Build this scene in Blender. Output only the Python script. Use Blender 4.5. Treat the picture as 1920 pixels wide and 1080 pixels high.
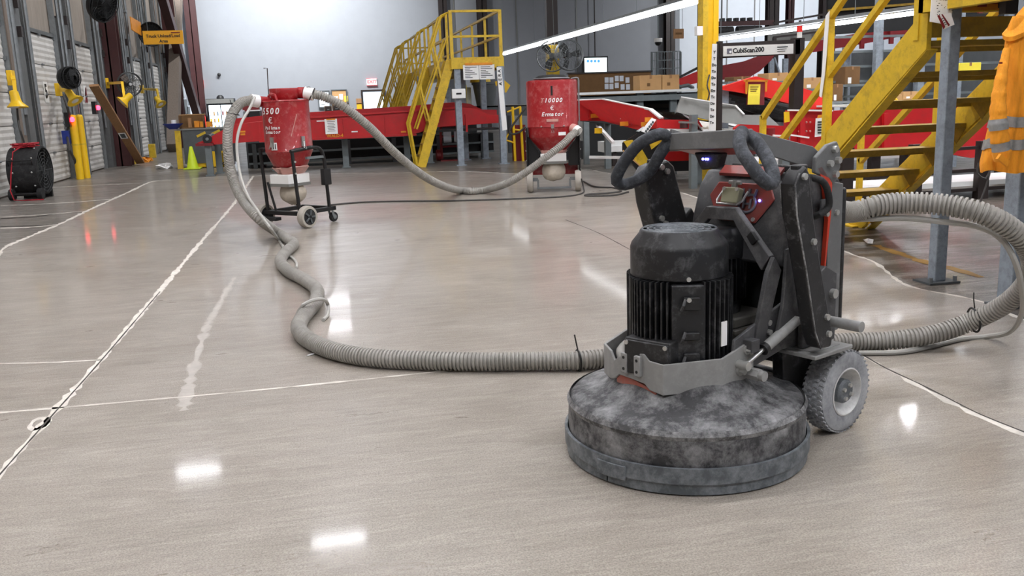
import bpy, bmesh, math, random
from mathutils import Vector, Matrix
for o in list(bpy.data.objects): bpy.data.objects.remove(o, do_unlink=True)
scene = bpy.context.scene
C = scene.collection
R = math.radians
rnd = random.Random(7)
# ------------------------------------------------------------------ camera
FPX, CX, CY, EYE = 1700.0, 960.0, 540.0, 1.42
ROLL, PITCH, YAW = R(2.1), R(11.653), R(11.856)
def ray(px, py):
    dx, dy = px-CX, py-CY
    c, s = math.cos(ROLL), math.sin(ROLL)
    u, v = dx*c-dy*s, dx*s+dy*c
    cp, sp = math.cos(PITCH), math.sin(PITCH)
    fwd, up = FPX*cp-v*sp, -(FPX*sp+v*cp)
    c, s = math.cos(YAW), math.sin(YAW)
    return Vector((u*c+fwd*s, -u*s+fwd*c, up))
def G(px, py, z=0.0):                      # photo pixel -> world point at height z
    r = ray(px, py); return Vector((0,0,EYE)) + r*((z-EYE)/r.z)
def PY(px, py, Y):                         # photo pixel -> world point at distance Y
    r = ray(px, py); return Vector((0,0,EYE)) + r*(Y/r.y)
def PX(px, py, X):
    r = ray(px, py); return Vector((0,0,EYE)) + r*(X/r.x)
cam = bpy.data.cameras.new('camera'); camo = bpy.data.objects.new('camera', cam); C.objects.link(camo)
f0 = ray(CX, CY).normalized()
rt = (ray(CX+1, CY)-ray(CX, CY)).normalized(); upv = (ray(CX, CY-1)-ray(CX, CY)).normalized()
mw = Matrix(((rt.x, upv.x, -f0.x, 0), (rt.y, upv.y, -f0.y, 0), (rt.z, upv.z, -f0.z, EYE), (0,0,0,1)))
camo.matrix_world = mw
cam.sensor_fit = 'HORIZONTAL'; cam.sensor_width = 36; cam.lens = FPX/1920*36
cam.clip_start = .05; cam.clip_end = 300
scene.camera = camo
# ------------------------------------------------------------------ world, exposure
w = bpy.data.worlds.new('hall_air'); scene.world = w; w.use_nodes = True
w.node_tree.nodes['Background'].inputs[0].default_value = (.9, .95, 1, 1)
w.node_tree.nodes['Background'].inputs[1].default_value = .3
vs = scene.view_settings
vs.view_transform = 'Standard'; vs.look = 'None'; vs.gamma = 1; vs.use_curve_mapping = False
vs.exposure = 0.0
LAMP = 136.0         # radiance of the ceiling tubes
# ------------------------------------------------------------------ helpers
def lin(c):
    return tuple(((x/255)/12.92 if x/255 <= .04045 else ((x/255+.055)/1.055)**2.4) for x in c)
MATS = {}
def mat(name, col, rough=.5, metal=0, var=.12, scale=6, bump=.0, dust=None, emit=0, spec=.5, coat=0, stretch=(1,1,1), alpha=1, trans=0):
    m = bpy.data.materials.new(name); m.use_nodes = True; MATS[name] = m
    nt = m.node_tree; N = nt.nodes; L = nt.links; b = N['Principled BSDF']
    b.inputs['Roughness'].default_value = rough; b.inputs['Metallic'].default_value = metal
    b.inputs['Specular IOR Level'].default_value = spec; b.inputs['Coat Weight'].default_value = coat
    b.inputs['Alpha'].default_value = alpha; b.inputs['Transmission Weight'].default_value = trans
    c = lin(col)
    if emit:
        b.inputs['Base Color'].default_value = (*c, 1)
        b.inputs['Emission Color'].default_value = (*c, 1); b.inputs['Emission Strength'].default_value = emit
        return m
    tc = N.new('ShaderNodeTexCoord'); mp = N.new('ShaderNodeMapping'); mp.inputs['Scale'].default_value = stretch
    L.new(tc.outputs['Object'], mp.inputs['Vector'])
    n = N.new('ShaderNodeTexNoise'); n.inputs['Scale'].default_value = scale; n.inputs['Detail'].default_value = 6; n.inputs['Roughness'].default_value = .65
    L.new(mp.outputs[0], n.inputs['Vector'])
    r = N.new('ShaderNodeMapRange'); r.inputs['From Min'].default_value = .3; r.inputs['From Max'].default_value = .7
    r.inputs['To Min'].default_value = 1-var; r.inputs['To Max'].default_value = 1+var
    L.new(n.outputs['Fac'], r.inputs['Value'])
    mx = N.new('ShaderNodeVectorMath'); mx.operation = 'SCALE'; mx.inputs[0].default_value = c
    L.new(r.outputs[0], mx.inputs['Scale'])
    out = mx.outputs['Vector']
    if dust:
        dcol, amt, dsc = dust
        n2 = N.new('ShaderNodeTexNoise'); n2.inputs['Scale'].default_value = dsc; n2.inputs['Detail'].default_value = 8; n2.inputs['Roughness'].default_value = .78
        n2.inputs['Distortion'].default_value = .15
        L.new(mp.outputs[0], n2.inputs['Vector'])
        r2 = N.new('ShaderNodeMapRange'); r2.inputs['From Min'].default_value = .58-amt*.42; r2.inputs['From Max'].default_value = .90-amt*.36
        L.new(n2.outputs['Fac'], r2.inputs['Value'])
        m2 = N.new('ShaderNodeMix'); m2.data_type = 'RGBA'; m2.inputs['B'].default_value = (*lin(dcol), 1)
        L.new(r2.outputs[0], m2.inputs['Factor']); L.new(out, m2.inputs['A']); out = m2.outputs['Result']
    L.new(out, b.inputs['Base Color'])
    if bump:
        bp = N.new('ShaderNodeBump'); bp.inputs['Strength'].default_value = bump; bp.inputs['Distance'].default_value = .02
        L.new(n.outputs['Fac'], bp.inputs['Height']); L.new(bp.outputs[0], b.inputs['Normal'])
    return m

ROOT = {}      # object name -> (location, rotz) of its thing
class B:
    """collects shapes and links them as ONE mesh object"""
    def __init__(s): s.v = []; s.f = []
    def add(s, vs_, fs):
        o = len(s.v); s.v += [Vector(p) for p in vs_]; s.f += [tuple(i+o for i in f) for f in fs]; return s
    def box(s, x0, x1, y0, y1, z0, z1):
        return s.add([(x0,y0,z0),(x1,y0,z0),(x1,y1,z0),(x0,y1,z0),(x0,y0,z1),(x1,y0,z1),(x1,y1,z1),(x0,y1,z1)],
                     [(3,2,1,0),(4,5,6,7),(0,1,5,4),(1,2,6,5),(2,3,7,6),(3,0,4,7)])
    def beam(s, p, q, w_, h, up=(0,0,1)):
        p, q = Vector(p), Vector(q); d = (q-p).normalized(); u = Vector(up)
        if abs(d.dot(u)) > .98: u = Vector((0,1,0))
        a = d.cross(u).normalized()*w_/2; b_ = a.cross(d).normalized()*h/2
        V = [e+sa*a+sb*b_ for e in (p,q) for sa,sb in ((-1,-1),(1,-1),(1,1),(-1,1))]
        return s.add(V, [(3,2,1,0),(4,5,6,7),(0,1,5,4),(1,2,6,5),(2,3,7,6),(3,0,4,7)])
    def angle(s, p, q, w_, t, up=(0,0,1)):       # L section
        p, q = Vector(p), Vector(q); d = (q-p).normalized(); u = Vector(up)
        if abs(d.dot(u)) > .98: u = Vector((0,1,0))
        a = d.cross(u).normalized(); b_ = a.cross(d).normalized()
        s.beam(p+a*w_/2, q+a*w_/2, w_, t, up); s.beam(p+b_*w_/2, q+b_*w_/2, t, w_, up); return s
    def cyl(s, p, q, r, r2=None, n=16):
        r2 = r if r2 is None else r2
        p, q = Vector(p), Vector(q); d = (q-p).normalized(); u = Vector((0,0,1)) if abs(d.z) < .9 else Vector((1,0,0))
        a = d.cross(u).normalized(); b_ = d.cross(a)
        V = [p+(a*math.cos(t)+b_*math.sin(t))*r for t in [2*math.pi*i/n for i in range(n)]] + \
            [q+(a*math.cos(t)+b_*math.sin(t))*r2 for t in [2*math.pi*i/n for i in range(n)]]
        return s.add(V, [(i,(i+1)%n,n+(i+1)%n,n+i) for i in range(n)]+[tuple(range(n))[::-1], tuple(range(n,2*n))])
    def tube(s, pts, r, n=8, closed=False):
        pts = [Vector(p) for p in pts]; m = len(pts); V = []; up = None
        for i, p in enumerate(pts):
            a = pts[(i-1)%m] if (closed or i > 0) else p; b_ = pts[(i+1)%m] if (closed or i < m-1) else p
            d = (b_-a).normalized()
            if up is None:
                up = Vector((0,0,1)) if abs(d.z) < .9 else Vector((1,0,0))
            x = d.cross(up)
            if x.length < 1e-5: x = d.orthogonal()
            x.normalize(); up = x.cross(d).normalized()
            rr = r[i] if isinstance(r, (list, tuple)) else r
            V += [p+(x*math.cos(2*math.pi*k/n)+up*math.sin(2*math.pi*k/n))*rr for k in range(n)]
        F = []
        for i in range(m if closed else m-1):
            j = (i+1)%m
            F += [(i*n+k, i*n+(k+1)%n, j*n+(k+1)%n, j*n+k) for k in range(n)]
        if not closed: F += [tuple(range(n))[::-1], tuple(range((m-1)*n, m*n))]
        return s.add(V, F)
    def lathe(s, prof, c=(0,0,0), n=48, axis=(0,0,1)):
        d = Vector(axis).normalized(); u = Vector((0,0,1)) if abs(d.z) < .9 else Vector((1,0,0))
        a = u.cross(d).normalized() if abs(d.z) < .9 else Vector((1,0,0)); b_ = d.cross(a); c = Vector(c)
        V = []
        for r, h in prof:
            V += [c+d*h+(a*math.cos(2*math.pi*k/n)+b_*math.sin(2*math.pi*k/n))*max(r, 1e-4) for k in range(n)]
        m = len(prof); F = []
        for i in range(m-1): F += [(i*n+k, i*n+(k+1)%n, (i+1)*n+(k+1)%n, (i+1)*n+k) for k in range(n)]
        return s.add(V, F)
    def prism(s, pts, vec):
        pts = [Vector(p) for p in pts]; vec = Vector(vec); n = len(pts)
        return s.add(pts+[p+vec for p in pts], [tuple(range(n))[::-1], tuple(range(n,2*n))]+[(i,(i+1)%n,n+(i+1)%n,n+i) for i in range(n)])
    def poly(s, pts): return s.add(pts, [tuple(range(len(pts)))])
    def ball(s, c, r, n=10, sz=1.0):
        return s.lathe([(r*math.sin(math.pi*i/(n//2+1)), -r*sz*math.cos(math.pi*i/(n//2+1))) for i in range(n//2+2)], c, n)
    def jitter(s, a, rng=rnd):
        for p in s.v: p += Vector((rng.uniform(-a,a), rng.uniform(-a,a), rng.uniform(-a,a)))
        return s
    def put(s, name, m, parent=None, local=False, bevel=0, smooth=True, kind=None, sub=0):
        V = s.v
        if parent is not None and not local:
            loc, rz = ROOT[parent.name]; im = Matrix.Rotation(-rz, 3, 'Z'); V = [im @ (p-loc) for p in V]
            root = ROOT[parent.name]; loc0 = None
        elif parent is not None: root = ROOT[parent.name]; loc0 = None
        else:
            xs = [p.x for p in V]; ys = [p.y for p in V]; zs = [p.z for p in V]
            loc0 = Vector(((min(xs)+max(xs))/2, (min(ys)+max(ys))/2, min(zs))); V = [p-loc0 for p in V]; root = (loc0, 0)
        me = bpy.data.meshes.new(name); me.from_pydata([tuple(p) for p in V], [], s.f)
        bm = bmesh.new(); bm.from_mesh(me); bmesh.ops.recalc_face_normals(bm, faces=bm.faces); bm.to_mesh(me); bm.free()
        if smooth:
            me.shade_smooth(); me.set_sharp_from_angle(angle=R(38))
        me.materials.append(MATS[m] if isinstance(m, str) else m)
        o = bpy.data.objects.new(name, me); C.objects.link(o)
        if parent is not None: o.parent = parent
        else: o.location = loc0
        ROOT[o.name] = root
        if bevel:
            bv = o.modifiers.new('bevel', 'BEVEL'); bv.width = bevel; bv.segments = 2; bv.limit_method = 'ANGLE'; bv.angle_limit = R(40)
        if sub:
            sm = o.modifiers.new('sub', 'SUBSURF'); sm.levels = sub; sm.render_levels = sub
        if kind: o['kind'] = kind
        return o
def tag(o, label, cat, group=None):
    o['label'] = label; o['category'] = cat
    if group: o['group'] = group
    return o
def thing(name, label, cat, loc=(0,0,0), rz=0, group=None):
    o = bpy.data.objects.new(name, None); C.objects.link(o); o.empty_display_size = .1
    o.location = loc; o.rotation_euler = (0,0,rz); ROOT[o.name] = (Vector(loc), rz)
    return tag(o, label, cat, group)
def dup(o, loc=None, rz=None, parent=None):
    c = o.copy(); C.objects.link(c); c.parent = parent
    if loc is not None: c.location = loc
    if rz is not None: c.rotation_euler = (0,0,rz)
    for ch in [x for x in bpy.data.objects if x.parent == o]: dup(ch, parent=c)
    return c
def text(body, size, name, m, parent, loc, xdir, ydir, shear=0, align='CENTER', bold=0, ext=.001, local=False):
    cu = bpy.data.curves.new(name, 'FONT'); cu.body = body; cu.size = size; cu.align_x = align; cu.align_y = 'CENTER'
    cu.extrude = ext; cu.shear = shear; cu.offset = bold; cu.resolution_u = 2
    t = bpy.data.objects.new(name, cu); C.objects.link(t)
    bpy.context.view_layer.update()
    me = bpy.data.meshes.new_from_object(t.evaluated_get(bpy.context.evaluated_depsgraph_get()))
    bpy.data.objects.remove(t, do_unlink=True)
    x, y = Vector(xdir).normalized(), Vector(ydir).normalized(); z = x.cross(y)
    M_ = Matrix(((x.x,y.x,z.x,0),(x.y,y.y,z.y,0),(x.z,y.z,z.z,0),(0,0,0,1)))
    me.transform(Matrix.Translation(Vector(loc)) @ M_)
    b = B(); b.v = [v.co.copy() for v in me.vertices]; b.f = [tuple(p.vertices) for p in me.polygons]
    return b.put(name, m, parent, smooth=False, local=local)
def catmull(pts, step=.02):
    pts = [Vector(p) for p in pts]; P = [pts[0]*2-pts[1]]+pts+[pts[-1]*2-pts[-2]]; out = []
    for i in range(1, len(P)-2):
        n = max(2, int((P[i+1]-P[i]).length/step))
        for k in range(n):
            t = k/n; a, b_, c, d = P[i-1:i+3]
            out.append(.5*((2*b_)+(c-a)*t+(2*a-5*b_+4*c-d)*t*t+(3*b_-a-3*c+d)*t**3))
    out.append(pts[-1]); return out
# ------------------------------------------------------------------ materials
DU = (176,172,166)
mat('wall_paint', (206,212,220), .75, var=.03, scale=2)
mat('wall_dark', (138,141,146), .8, var=.03, scale=2)
mat('wall_dock', (146,136,126), .85, var=.16, scale=3, stretch=(3,3,.5))
mat('ceiling', (190,192,195), .9, var=.04)
mat('door_white', (206,203,198), .6, var=.06, scale=3, dust=((150,146,140), .12, 4))
mat('galv', (128,132,134), .45, .6, var=.15, scale=10)
mat('jamb', (104,106,106), .6, .3, var=.15, scale=8)
mat('timber', (120,108,98), .8, var=.2, scale=6, stretch=(6,6,.6))
mat('maroon', (62,26,26), .5, var=.15)
mat('dark_steel', (44,36,34), .5, .2, var=.15)
mat('yellow', (214,178,40), .5, var=.10, scale=7, dust=((140,112,40), .22, 9))
mat('yellow_tread', (168,134,36), .6, var=.14, scale=7, dust=((110,88,30), .3, 9))
mat('bright_yellow', (236,190,20), .45, var=.06)
mat('red', (184,22,27), .42, var=.10, scale=4, dust=((150,40,36), .2, 6))
mat('bright_red', (236,40,30), .5, var=.05)
mat('dark_red', (120,20,26), .5, var=.1)
mat('vac_red', (152,16,24), .38, var=.08, scale=5, dust=((186,120,116), .20, 9), coat=.15)
mat('blue_grey', (142,152,162), .5, .1, var=.12, scale=9, dust=((96,100,104), .3, 14), bump=.15)
mat('grey_panel', (120,120,116), .55, var=.08)
mat('grey_leg', (116,124,126), .5, .3, var=.12)
mat('black', (18,18,19), .5, var=.2)
mat('black_rubber', (24,24,25), .75, var=.2, dust=((70,70,70), .2, 10))
mat('white', (238,238,236), .5, var=.03)
mat('paper', (240,240,238), .7, var=.02)
mat('yellow_paper', (244,224,70), .7, var=.03)
mat('orange_paper', (222,160,60), .7, var=.04)
mat('print', (30,30,32), .7, var=.05)
mat('orange_sign', (246,176,30), .5, var=.04)
mat('carton', (186,146,98), .8, var=.08, scale=5)
mat('carton_dark', (112,82,48), .85, var=.1)
mat('plank', (156,116,78), .75, var=.2, scale=5, stretch=(7,7,.7))
mat('lime', (204,226,40), .5, var=.08)
mat('blue', (24,48,140), .5)
mat('glass_dark', (14,16,18), .08, spec=.6)
mat('screen', (225,243,245), emit=1.6)
mat('icon', (70,150,220), emit=1.0)
mat('exit_red', (225,60,70), emit=1.1)
mat('exit_face', (240,225,225), emit=1.0)
mat('tube_light', (250,252,255), emit=9)
mat('fridge_light', (225,240,250), emit=1.8)
mat('door_light', (205,228,246), emit=1.5)  # glow put into the door leaf colour; the leaf is no lamp
mat('lamp_face', (250,250,255), emit=LAMP)
mat('led_red', (255,40,60), emit=14)
mat('led_blue', (90,90,255), emit=12)
mat('hose', (146,143,136), .65, var=.10, scale=5, dust=((178,174,168), .35, 6))
mat('cable', (170,168,162), .6, var=.08)
mat('dark_cable', (60,58,56), .6)
mat('red_cable', (170,34,46), .5)
mat('tie', (20,20,20), .5)
mat('chrome', (190,190,188), .28, .9, var=.1)
mat('bolt', (196,196,192), .35, .7, var=.1)
# grinder
mat('g_dome', (48,48,50), .6, var=.35, scale=24, bump=.3, dust=((166,166,166), .37, 7))
mat('g_band', (84,90,94), .5, var=.15, scale=14, bump=.08, dust=((148,152,156), .34, 14))
mat('g_bumper', (142,142,140), .6, var=.10, scale=8, dust=((172,172,170), .3, 5), bump=.08)
mat('g_frame', (68,68,70), .55, var=.14, scale=8, dust=((124,124,124), .22, 7))
mat('g_black', (30,30,31), .5, var=.2, scale=8, dust=((110,110,112), .14, 16), bump=.06)
mat('g_weight', (34,34,35), .5, var=.25, scale=20, dust=((140,140,142), .08, 14), bump=.08)
mat('g_motor', (26,27,29), .42, var=.15, scale=8, dust=((110,110,112), .17, 13))
mat('g_foam', (50,53,58), .85, var=.15, scale=12, dust=((110,114,120), .28, 22))
mat('g_bar', (104,105,105), .6, var=.06, scale=40, dust=((140,140,140), .2, 6))
mat('g_orange', (206,62,36), .42, var=.08, dust=((120,70,62), .28, 6))
mat('g_lip', (176,84,66), .6, var=.1, dust=((150,120,112), .40, 12))
mat('g_panel', (140,50,44), .4, var=.12, dust=((104,72,68), .40, 9))
mat('g_rimdust', (66,66,67), .65, var=.3, scale=30, dust=((190,190,190), .40, 11))
mat('g_tire', (128,130,134), .85, var=.12, scale=12, dust=((186,188,190), .55, 8))
mat('g_rim', (208,208,206), .5, .2, var=.12, dust=((140,140,140), .3, 8))
mat('g_emblem', (112,112,124), .4, .2)
mat('g_gear', (120,118,112), .6, .2, var=.15)
mat('sensor', (168,168,140), .5, var=.1)
# vac
mat('v_bag', (190,180,164), .55, var=.12, scale=14, bump=.5)
mat('v_film', (200,150,140), .35, var=.1, scale=9, bump=.5)
mat('v_tyre', (170,164,154), .7, var=.12)
mat('fan_cage', (70,72,72), .45, .5)
mat('fan_dark', (30,31,32), .5, .2, var=.2)
mat('fan_blade', (150,152,150), .4, .5)
mat('jacket', (250,162,36), .8, var=.16, scale=7, bump=1.0, stretch=(3,3,.8))
mat('reflective', (150,150,148), .5, .2, var=.18, scale=30)
mat('belt', (232,234,232), .5, var=.03)
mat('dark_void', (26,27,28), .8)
mat('bin_grey', (78,82,84), .6)
mat('skin_white', (225,225,220), .5)
# tape marks
mat('tape_orange', (222,140,30), .6, var=.15)
def floor_mat(name, base, dark, rough, dull):
    m = bpy.data.materials.new(name); m.use_nodes = True; MATS[name] = m
    nt = m.node_tree; N = nt.nodes; L = nt.links; b = N['Principled BSDF']
    geo = N.new('ShaderNodeNewGeometry')
    def noise(sc, det=5, ro=.6, st=None, dist=0):
        n = N.new('ShaderNodeTexNoise'); n.inputs['Scale'].default_value = sc; n.inputs['Detail'].default_value = det; n.inputs['Roughness'].default_value = ro; n.inputs['Distortion'].default_value = dist
        if st:
            mp = N.new('ShaderNodeMapping'); mp.inputs['Scale'].default_value = st[0]; mp.inputs['Rotation'].default_value = (0,0,st[1]); L.new(geo.outputs['Position'], mp.inputs['Vector']); L.new(mp.outputs[0], n.inputs['Vector'])
        else: L.new(geo.outputs['Position'], n.inputs['Vector'])
        return n.outputs['Fac']
    def rng(x, a, b_, c, d):
        r = N.new('ShaderNodeMapRange'); r.inputs['From Min'].default_value = a; r.inputs['From Max'].default_value = b_; r.inputs['To Min'].default_value = c; r.inputs['To Max'].default_value = d
        L.new(x, r.inputs['Value']); return r.outputs[0]
    def mix(f, a, b_):
        x = N.new('ShaderNodeMix'); x.data_type = 'RGBA'; L.new(f, x.inputs['Factor'])
        for s_, i in ((a,'A'),(b_,'B')):
            if isinstance(s_, tuple): x.inputs[i].default_value = (*s_, 1)
            else: L.new(s_, x.inputs[i])
        return x.outputs['Result']
    c = mix(rng(noise(.8, 7, .65, None, .6), .32, .68, 0, 1), lin(dark), lin(base))
    c = mix(rng(noise(2.2, 9, .8, ((1,6,1), R(14)), 1.2), .48, .74, 0, .62), c, lin((206,198,186)))      # drag swirls of dry slurry
    c = mix(rng(noise(5, 8, .8, ((1,9,1), R(4)), .8), .49, .72, 0, .50), c, lin((98,90,81)))
    c = mix(rng(noise(150, 2, .8), .42, .62, 0, .55), c, lin((84,78,71)))                                 # fine aggregate
    c = mix(rng(noise(70, 4, .8), .52, .70, 0, .40), c, lin((190,184,174)))
    L.new(c, b.inputs['Base Color'])
    L.new(rng(noise(1.2, 6, .65, ((1,3,1), R(20)), 1), .3, .7, rough*.8, rough*1.35), b.inputs['Roughness'])
    b.inputs['Specular IOR Level'].default_value = .5*dull
    b.inputs['Coat Weight'].default_value = .28*dull; b.inputs['Coat Roughness'].default_value = .075
    bp = N.new('ShaderNodeBump'); bp.inputs['Strength'].default_value = .12; bp.inputs['Distance'].default_value = .01
    L.new(noise(3.5, 5, .7, ((1,7,1), R(8)), .6), bp.inputs['Height']); L.new(bp.outputs[0], b.inputs['Normal'])
    return m
floor_mat('polished', (172,164,153), (150,141,130), .33, .95)
floor_mat('unpolished', (128,122,115), (98,93,88), .42, .8)
mat('dust_line', (206,200,190), .8, var=.2, scale=12)
mat('dark_line', (58,54,50), .8, var=.2)
mat('road_yellow', (150,112,40), .7, var=.3, scale=4)

mat('faint_smear', (170,164,156), .6, var=.1, scale=12)

floor_mat('stained', (88,78,68), (58,51,44), .40, .75)
# ================================================================== the room
YB, XL, XR, YF, ZC = 47.0, -5.73, 34.0, -14.0, 9.6
def struct(name, b, m, parent=None, **k):
    o = b.put(name, m, parent, **k)
    if parent is None: o['kind'] = 'structure'
    return o
fl = struct('floor', B().box(XL-.3, XR+.3, YF-.3, YB+.3, -.2, -.002), 'unpolished')
ep = [(-60,560),(0,472),(50,446),(110,421),(160,397),(210,374),(250,356),(268,347),(287,340),(320,337),(357,335),(420,331),(500,329),(560,327),(640,325),(720,324),(800,322),(880,322),(950,325),(1010,327),(1090,318),(1125,322),(1151,328),(1190,345),(1235,352),(1290,365),(1380,400),(1480,440),(1560,462),(1600,478),(1640,492),(1690,530),(1740,545),(1800,556),(1860,572),(1920,600),(2060,640)]
edge = [G(*p) for p in ep]
pf = [(Vector((p.x, p.y, 0))) for p in edge] + [Vector((9, -6, 0)), Vector((-7.5+2.2, -6, 0)), Vector((-3.9, 2, 0))]
struct('floor_stained', B().poly([Vector((p.x+.0, p.y, -.001)) for p in edge[23:]]+[Vector((9,-6,-.001)),Vector((14,-6,-.001)),Vector((14,15,-.001)),Vector((3,20,-.001))]), 'stained')
struct('floor_polished', B().poly(pf), 'polished')
struct('wall_left', B().box(XL-.3, XL, YF, YB, 0, ZC), 'wall_dock')
struct('wall_left_far', B().box(XL, XL+.04, 40.5, YB, 0, ZC), 'wall_paint')
struct('wall_back', B().box(XL, 19.5, YB, YB+.3, 0, ZC), 'wall_dark')
struct('wall_back_right', B().box(19.5, XR, YB, YB+.3, 0, ZC), 'wall_paint')
struct('wall_right', B().box(XR, XR+.3, YF, YB, 0, ZC), 'wall_paint')
struct('wall_front', B().box(XL-.3, XR+.3, YF-.3, YF, 0, ZC), 'wall_paint')
struct('ceiling', B().box(XL-.3, XR+.3, YF-.3, YB+.3, ZC, ZC+.2), 'ceiling')
# vertical panel joints of the back wall
for i, x in enumerate((7.4, 9.0, 10.6, 12.2, 13.8, 20.6, 22.2, 23.8)):
    struct('trim_%d' % (i+1), B().box(x-.02, x+.02, YB-.05, YB-.01, 0, ZC), 'grey_panel')
# saw-cut joints in the slab, crusted with slurry
def line(pts, wd, m, name, z=.0012, jit=.3):
    P = catmull([Vector((p.x, p.y, 0)) for p in pts], .07); b = B(); V = []
    for i, p in enumerate(P):
        d = (P[min(i+1, len(P)-1)]-P[max(i-1, 0)]).normalized(); n = Vector((-d.y, d.x, 0))
        k = wd*(1+jit*rnd.uniform(-1, 1))/2; V += [p+n*k+Vector((0,0,z)), p-n*k+Vector((0,0,z))]
    b.add(V, [(2*i, 2*i+1, 2*i+3, 2*i+2) for i in range(len(P)-1)])
    o = b.put(name, m, None, smooth=False); o['kind'] = 'structure'; return o
def gl(*ps): return [G(*p) for p in ps]
line(gl((-60,960),(0,888),(100,775),(190,674),(300,545),(380,450),(440,380),(475,330)), .045, 'dust_line', 'floor_joint', jit=.6)
line(gl((-60,962),(0,890),(100,777),(190,676),(300,547)), .009, 'dark_line', 'floor_joint', z=.0018)
line(gl((-60,778),(0,774),(200,757),(520,728),(830,696),(950,683)), .02, 'dust_line', 'floor_joint', jit=.7)
line(gl((-20,682),(90,680),(190,675)), .02, 'dust_line', 'floor_joint')
line(gl((1600,655),(1660,690),(1720,718),(1780,748),(1840,778),(1940,818)), .012, 'dark_line', 'floor_joint')
line(gl((1602,658),(1720,722),(1840,782),(1940,822)), .035, 'dust_line', 'floor_joint', z=.0006, jit=.9)
line(gl((1060,412),(1120,436),(1185,470)), .012, 'dark_line', 'floor_joint')
line(edge[:20], .06, 'dust_line', 'floor_edge', jit=.7)
line(edge[19:], .028, 'dust_line', 'floor_edge', jit=.7)
line(gl((345,770),(352,730),(385,620),(400,590),(440,520)), .05, 'faint_smear', 'floor_smear', jit=.9, z=.0008)
for a in (((0,386),(110,381),(207,374)), ((0,407),(90,402),(155,396)), ((0,428),(60,426),(110,421)), ((90,352),(180,347),(262,344))):
    line(gl(*a), .07, 'dust_line', 'floor_line', jit=.5)
line(gl((95,349),(180,344),(255,341)), .03, 'dark_line', 'floor_line')
line(gl((0,425),(90,422)), .05, 'dark_line', 'floor_line')
line(gl((0,410),(60,407),(95,402)), .10, 'dark_line', 'floor_line')
line(gl((1640,460),(1730,490),(1790,505),(1840,520)), .09, 'road_yellow', 'floor_line', jit=.5)
# ring-shaped scuffs
line(gl((55,800),(65,788),(82,784),(90,790),(80,800),(64,806),(55,800)), .03, 'dust_line', 'floor_smear', jit=.6)
for a in ((1040,758,1065,740),(540,430,600,436),(700,455,760,462),(905,765,915,790),(760,510,780,525)):
    pass
# ceiling lights: long LED battens, the ones ahead stand where the floor mirrors them
def batten(x, y, z, rz, L_, label, grp=None, wd=.09):
    t = thing('ceiling_light', label, 'light', (x, y, z), rz, grp)
    B().box(-L_/2, L_/2, -wd/2-.03, wd/2+.03, .02, .10).put('housing', 'white', t, local=True)
    B().box(-L_/2+.02, L_/2-.02, -wd/2, wd/2, -.01, .02).put('diffuser', 'lamp_face', t, local=True)
    B().cyl((-L_/3,0,.1), (-L_/3,0,ZC-z), .008, n=6).cyl((L_/3,0,.1), (L_/3,0,ZC-z), .008, n=6).put('hanger', 'grey_leg', t, local=True)
    return t
ZL = 8.0
def spotlight(x, y, z, tx, ty, tz, pw, ang, label, grp):  # added spot lamp, out of view, that brightens a wall
    t = thing('added_spotlight', label, 'light', (x,y,z), 0, grp); d = (Vector((tx,ty,tz))-Vector((x,y,z))).normalized(); p = Vector((x,y,z))
    B().lathe([(.0,-.25),(.15,-.25),(.17,.05),(.20,.12),(.18,.12),(.15,.0),(0,-.02)], p, 20, axis=d).put('housing', 'black', t)
    B().cyl(p-d*.2, (x,y,ZC), .02, n=6).put('hanger', 'grey_leg', t)
    l = bpy.data.lights.new('spot_lamp', 'SPOT'); l.energy = pw; l.spot_size = R(ang); l.spot_blend = .9; l.shadow_soft_size = .12; l.color = (.96,.98,1)
    lo = bpy.data.objects.new('spot_lamp', l); C.objects.link(lo); lo.parent = t; lo.location = d*.14; lo.rotation_euler = d.to_track_quat('-Z', 'Y').to_euler()
for x, pw in ((-3.2,3700),(.2,5000),(3.2,1300)): spotlight(x, 39.5, 9.2, x, YB, 4.6, pw, 110, {-3.2:'leftmost',.2:'middle',3.2:'rightmost'}[x]+' unseen added washer high before the pale back wall', 'added back wall lamps')
for x in (21.5, 27): spotlight(x, 38.5, 9.2, x, YB, 3.6, 2000, 115, ('left' if x < 25 else 'right')+' unseen added washer high before the bright right back wall', 'added right wall lamps')
for y in (21, 29, 37): spotlight(-1.6, y, 9.2, XL, y+1, 1.6, 1300, 110, {21:'nearest',29:'middle',37:'farthest'}[y]+' unseen added washer high over the dock aisle aimed at the doors', 'added dock lamps')
batten(-3.7, 24.2, ZL, 0, 1.15, 'short ceiling light above the dock aisle, mirrored at the left of the floor')
batten(-.13, 19.1, ZL, 0, 1.2, 'short ceiling light mirrored as a streak in the foreground floor')
batten(.34, 39.7, ZL, 0, 1.4, 'ceiling light hanging before the pale back wall')
batten(.44, 45.0, ZL, 0, 1.4, 'ceiling light closest to the pale back wall')
batten(16.6, 23.1, ZL, R(90), 1.6, 'wide ceiling light mirrored as a glare right of the grinder wheel', wd=.5)
for x in (-3.7, 1.2, 6.0, 11, 17, 25):  # rows added out of view to light the foreground
    for y in (-2, 5, 11.5):
        batten(x, y, ZL, 0, 2.4, 'added unseen ceiling light in the rows behind and above the photographer', 'added overhead lights', .22)
for x in (22, 28):  # unseen lights added to brighten the far right
    for y in (22, 30, 38):
        batten(x, y, ZL, R(90), 2.4, 'added unseen ceiling light over the far right of the sorting hall', 'added far right lights', .22)
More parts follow.
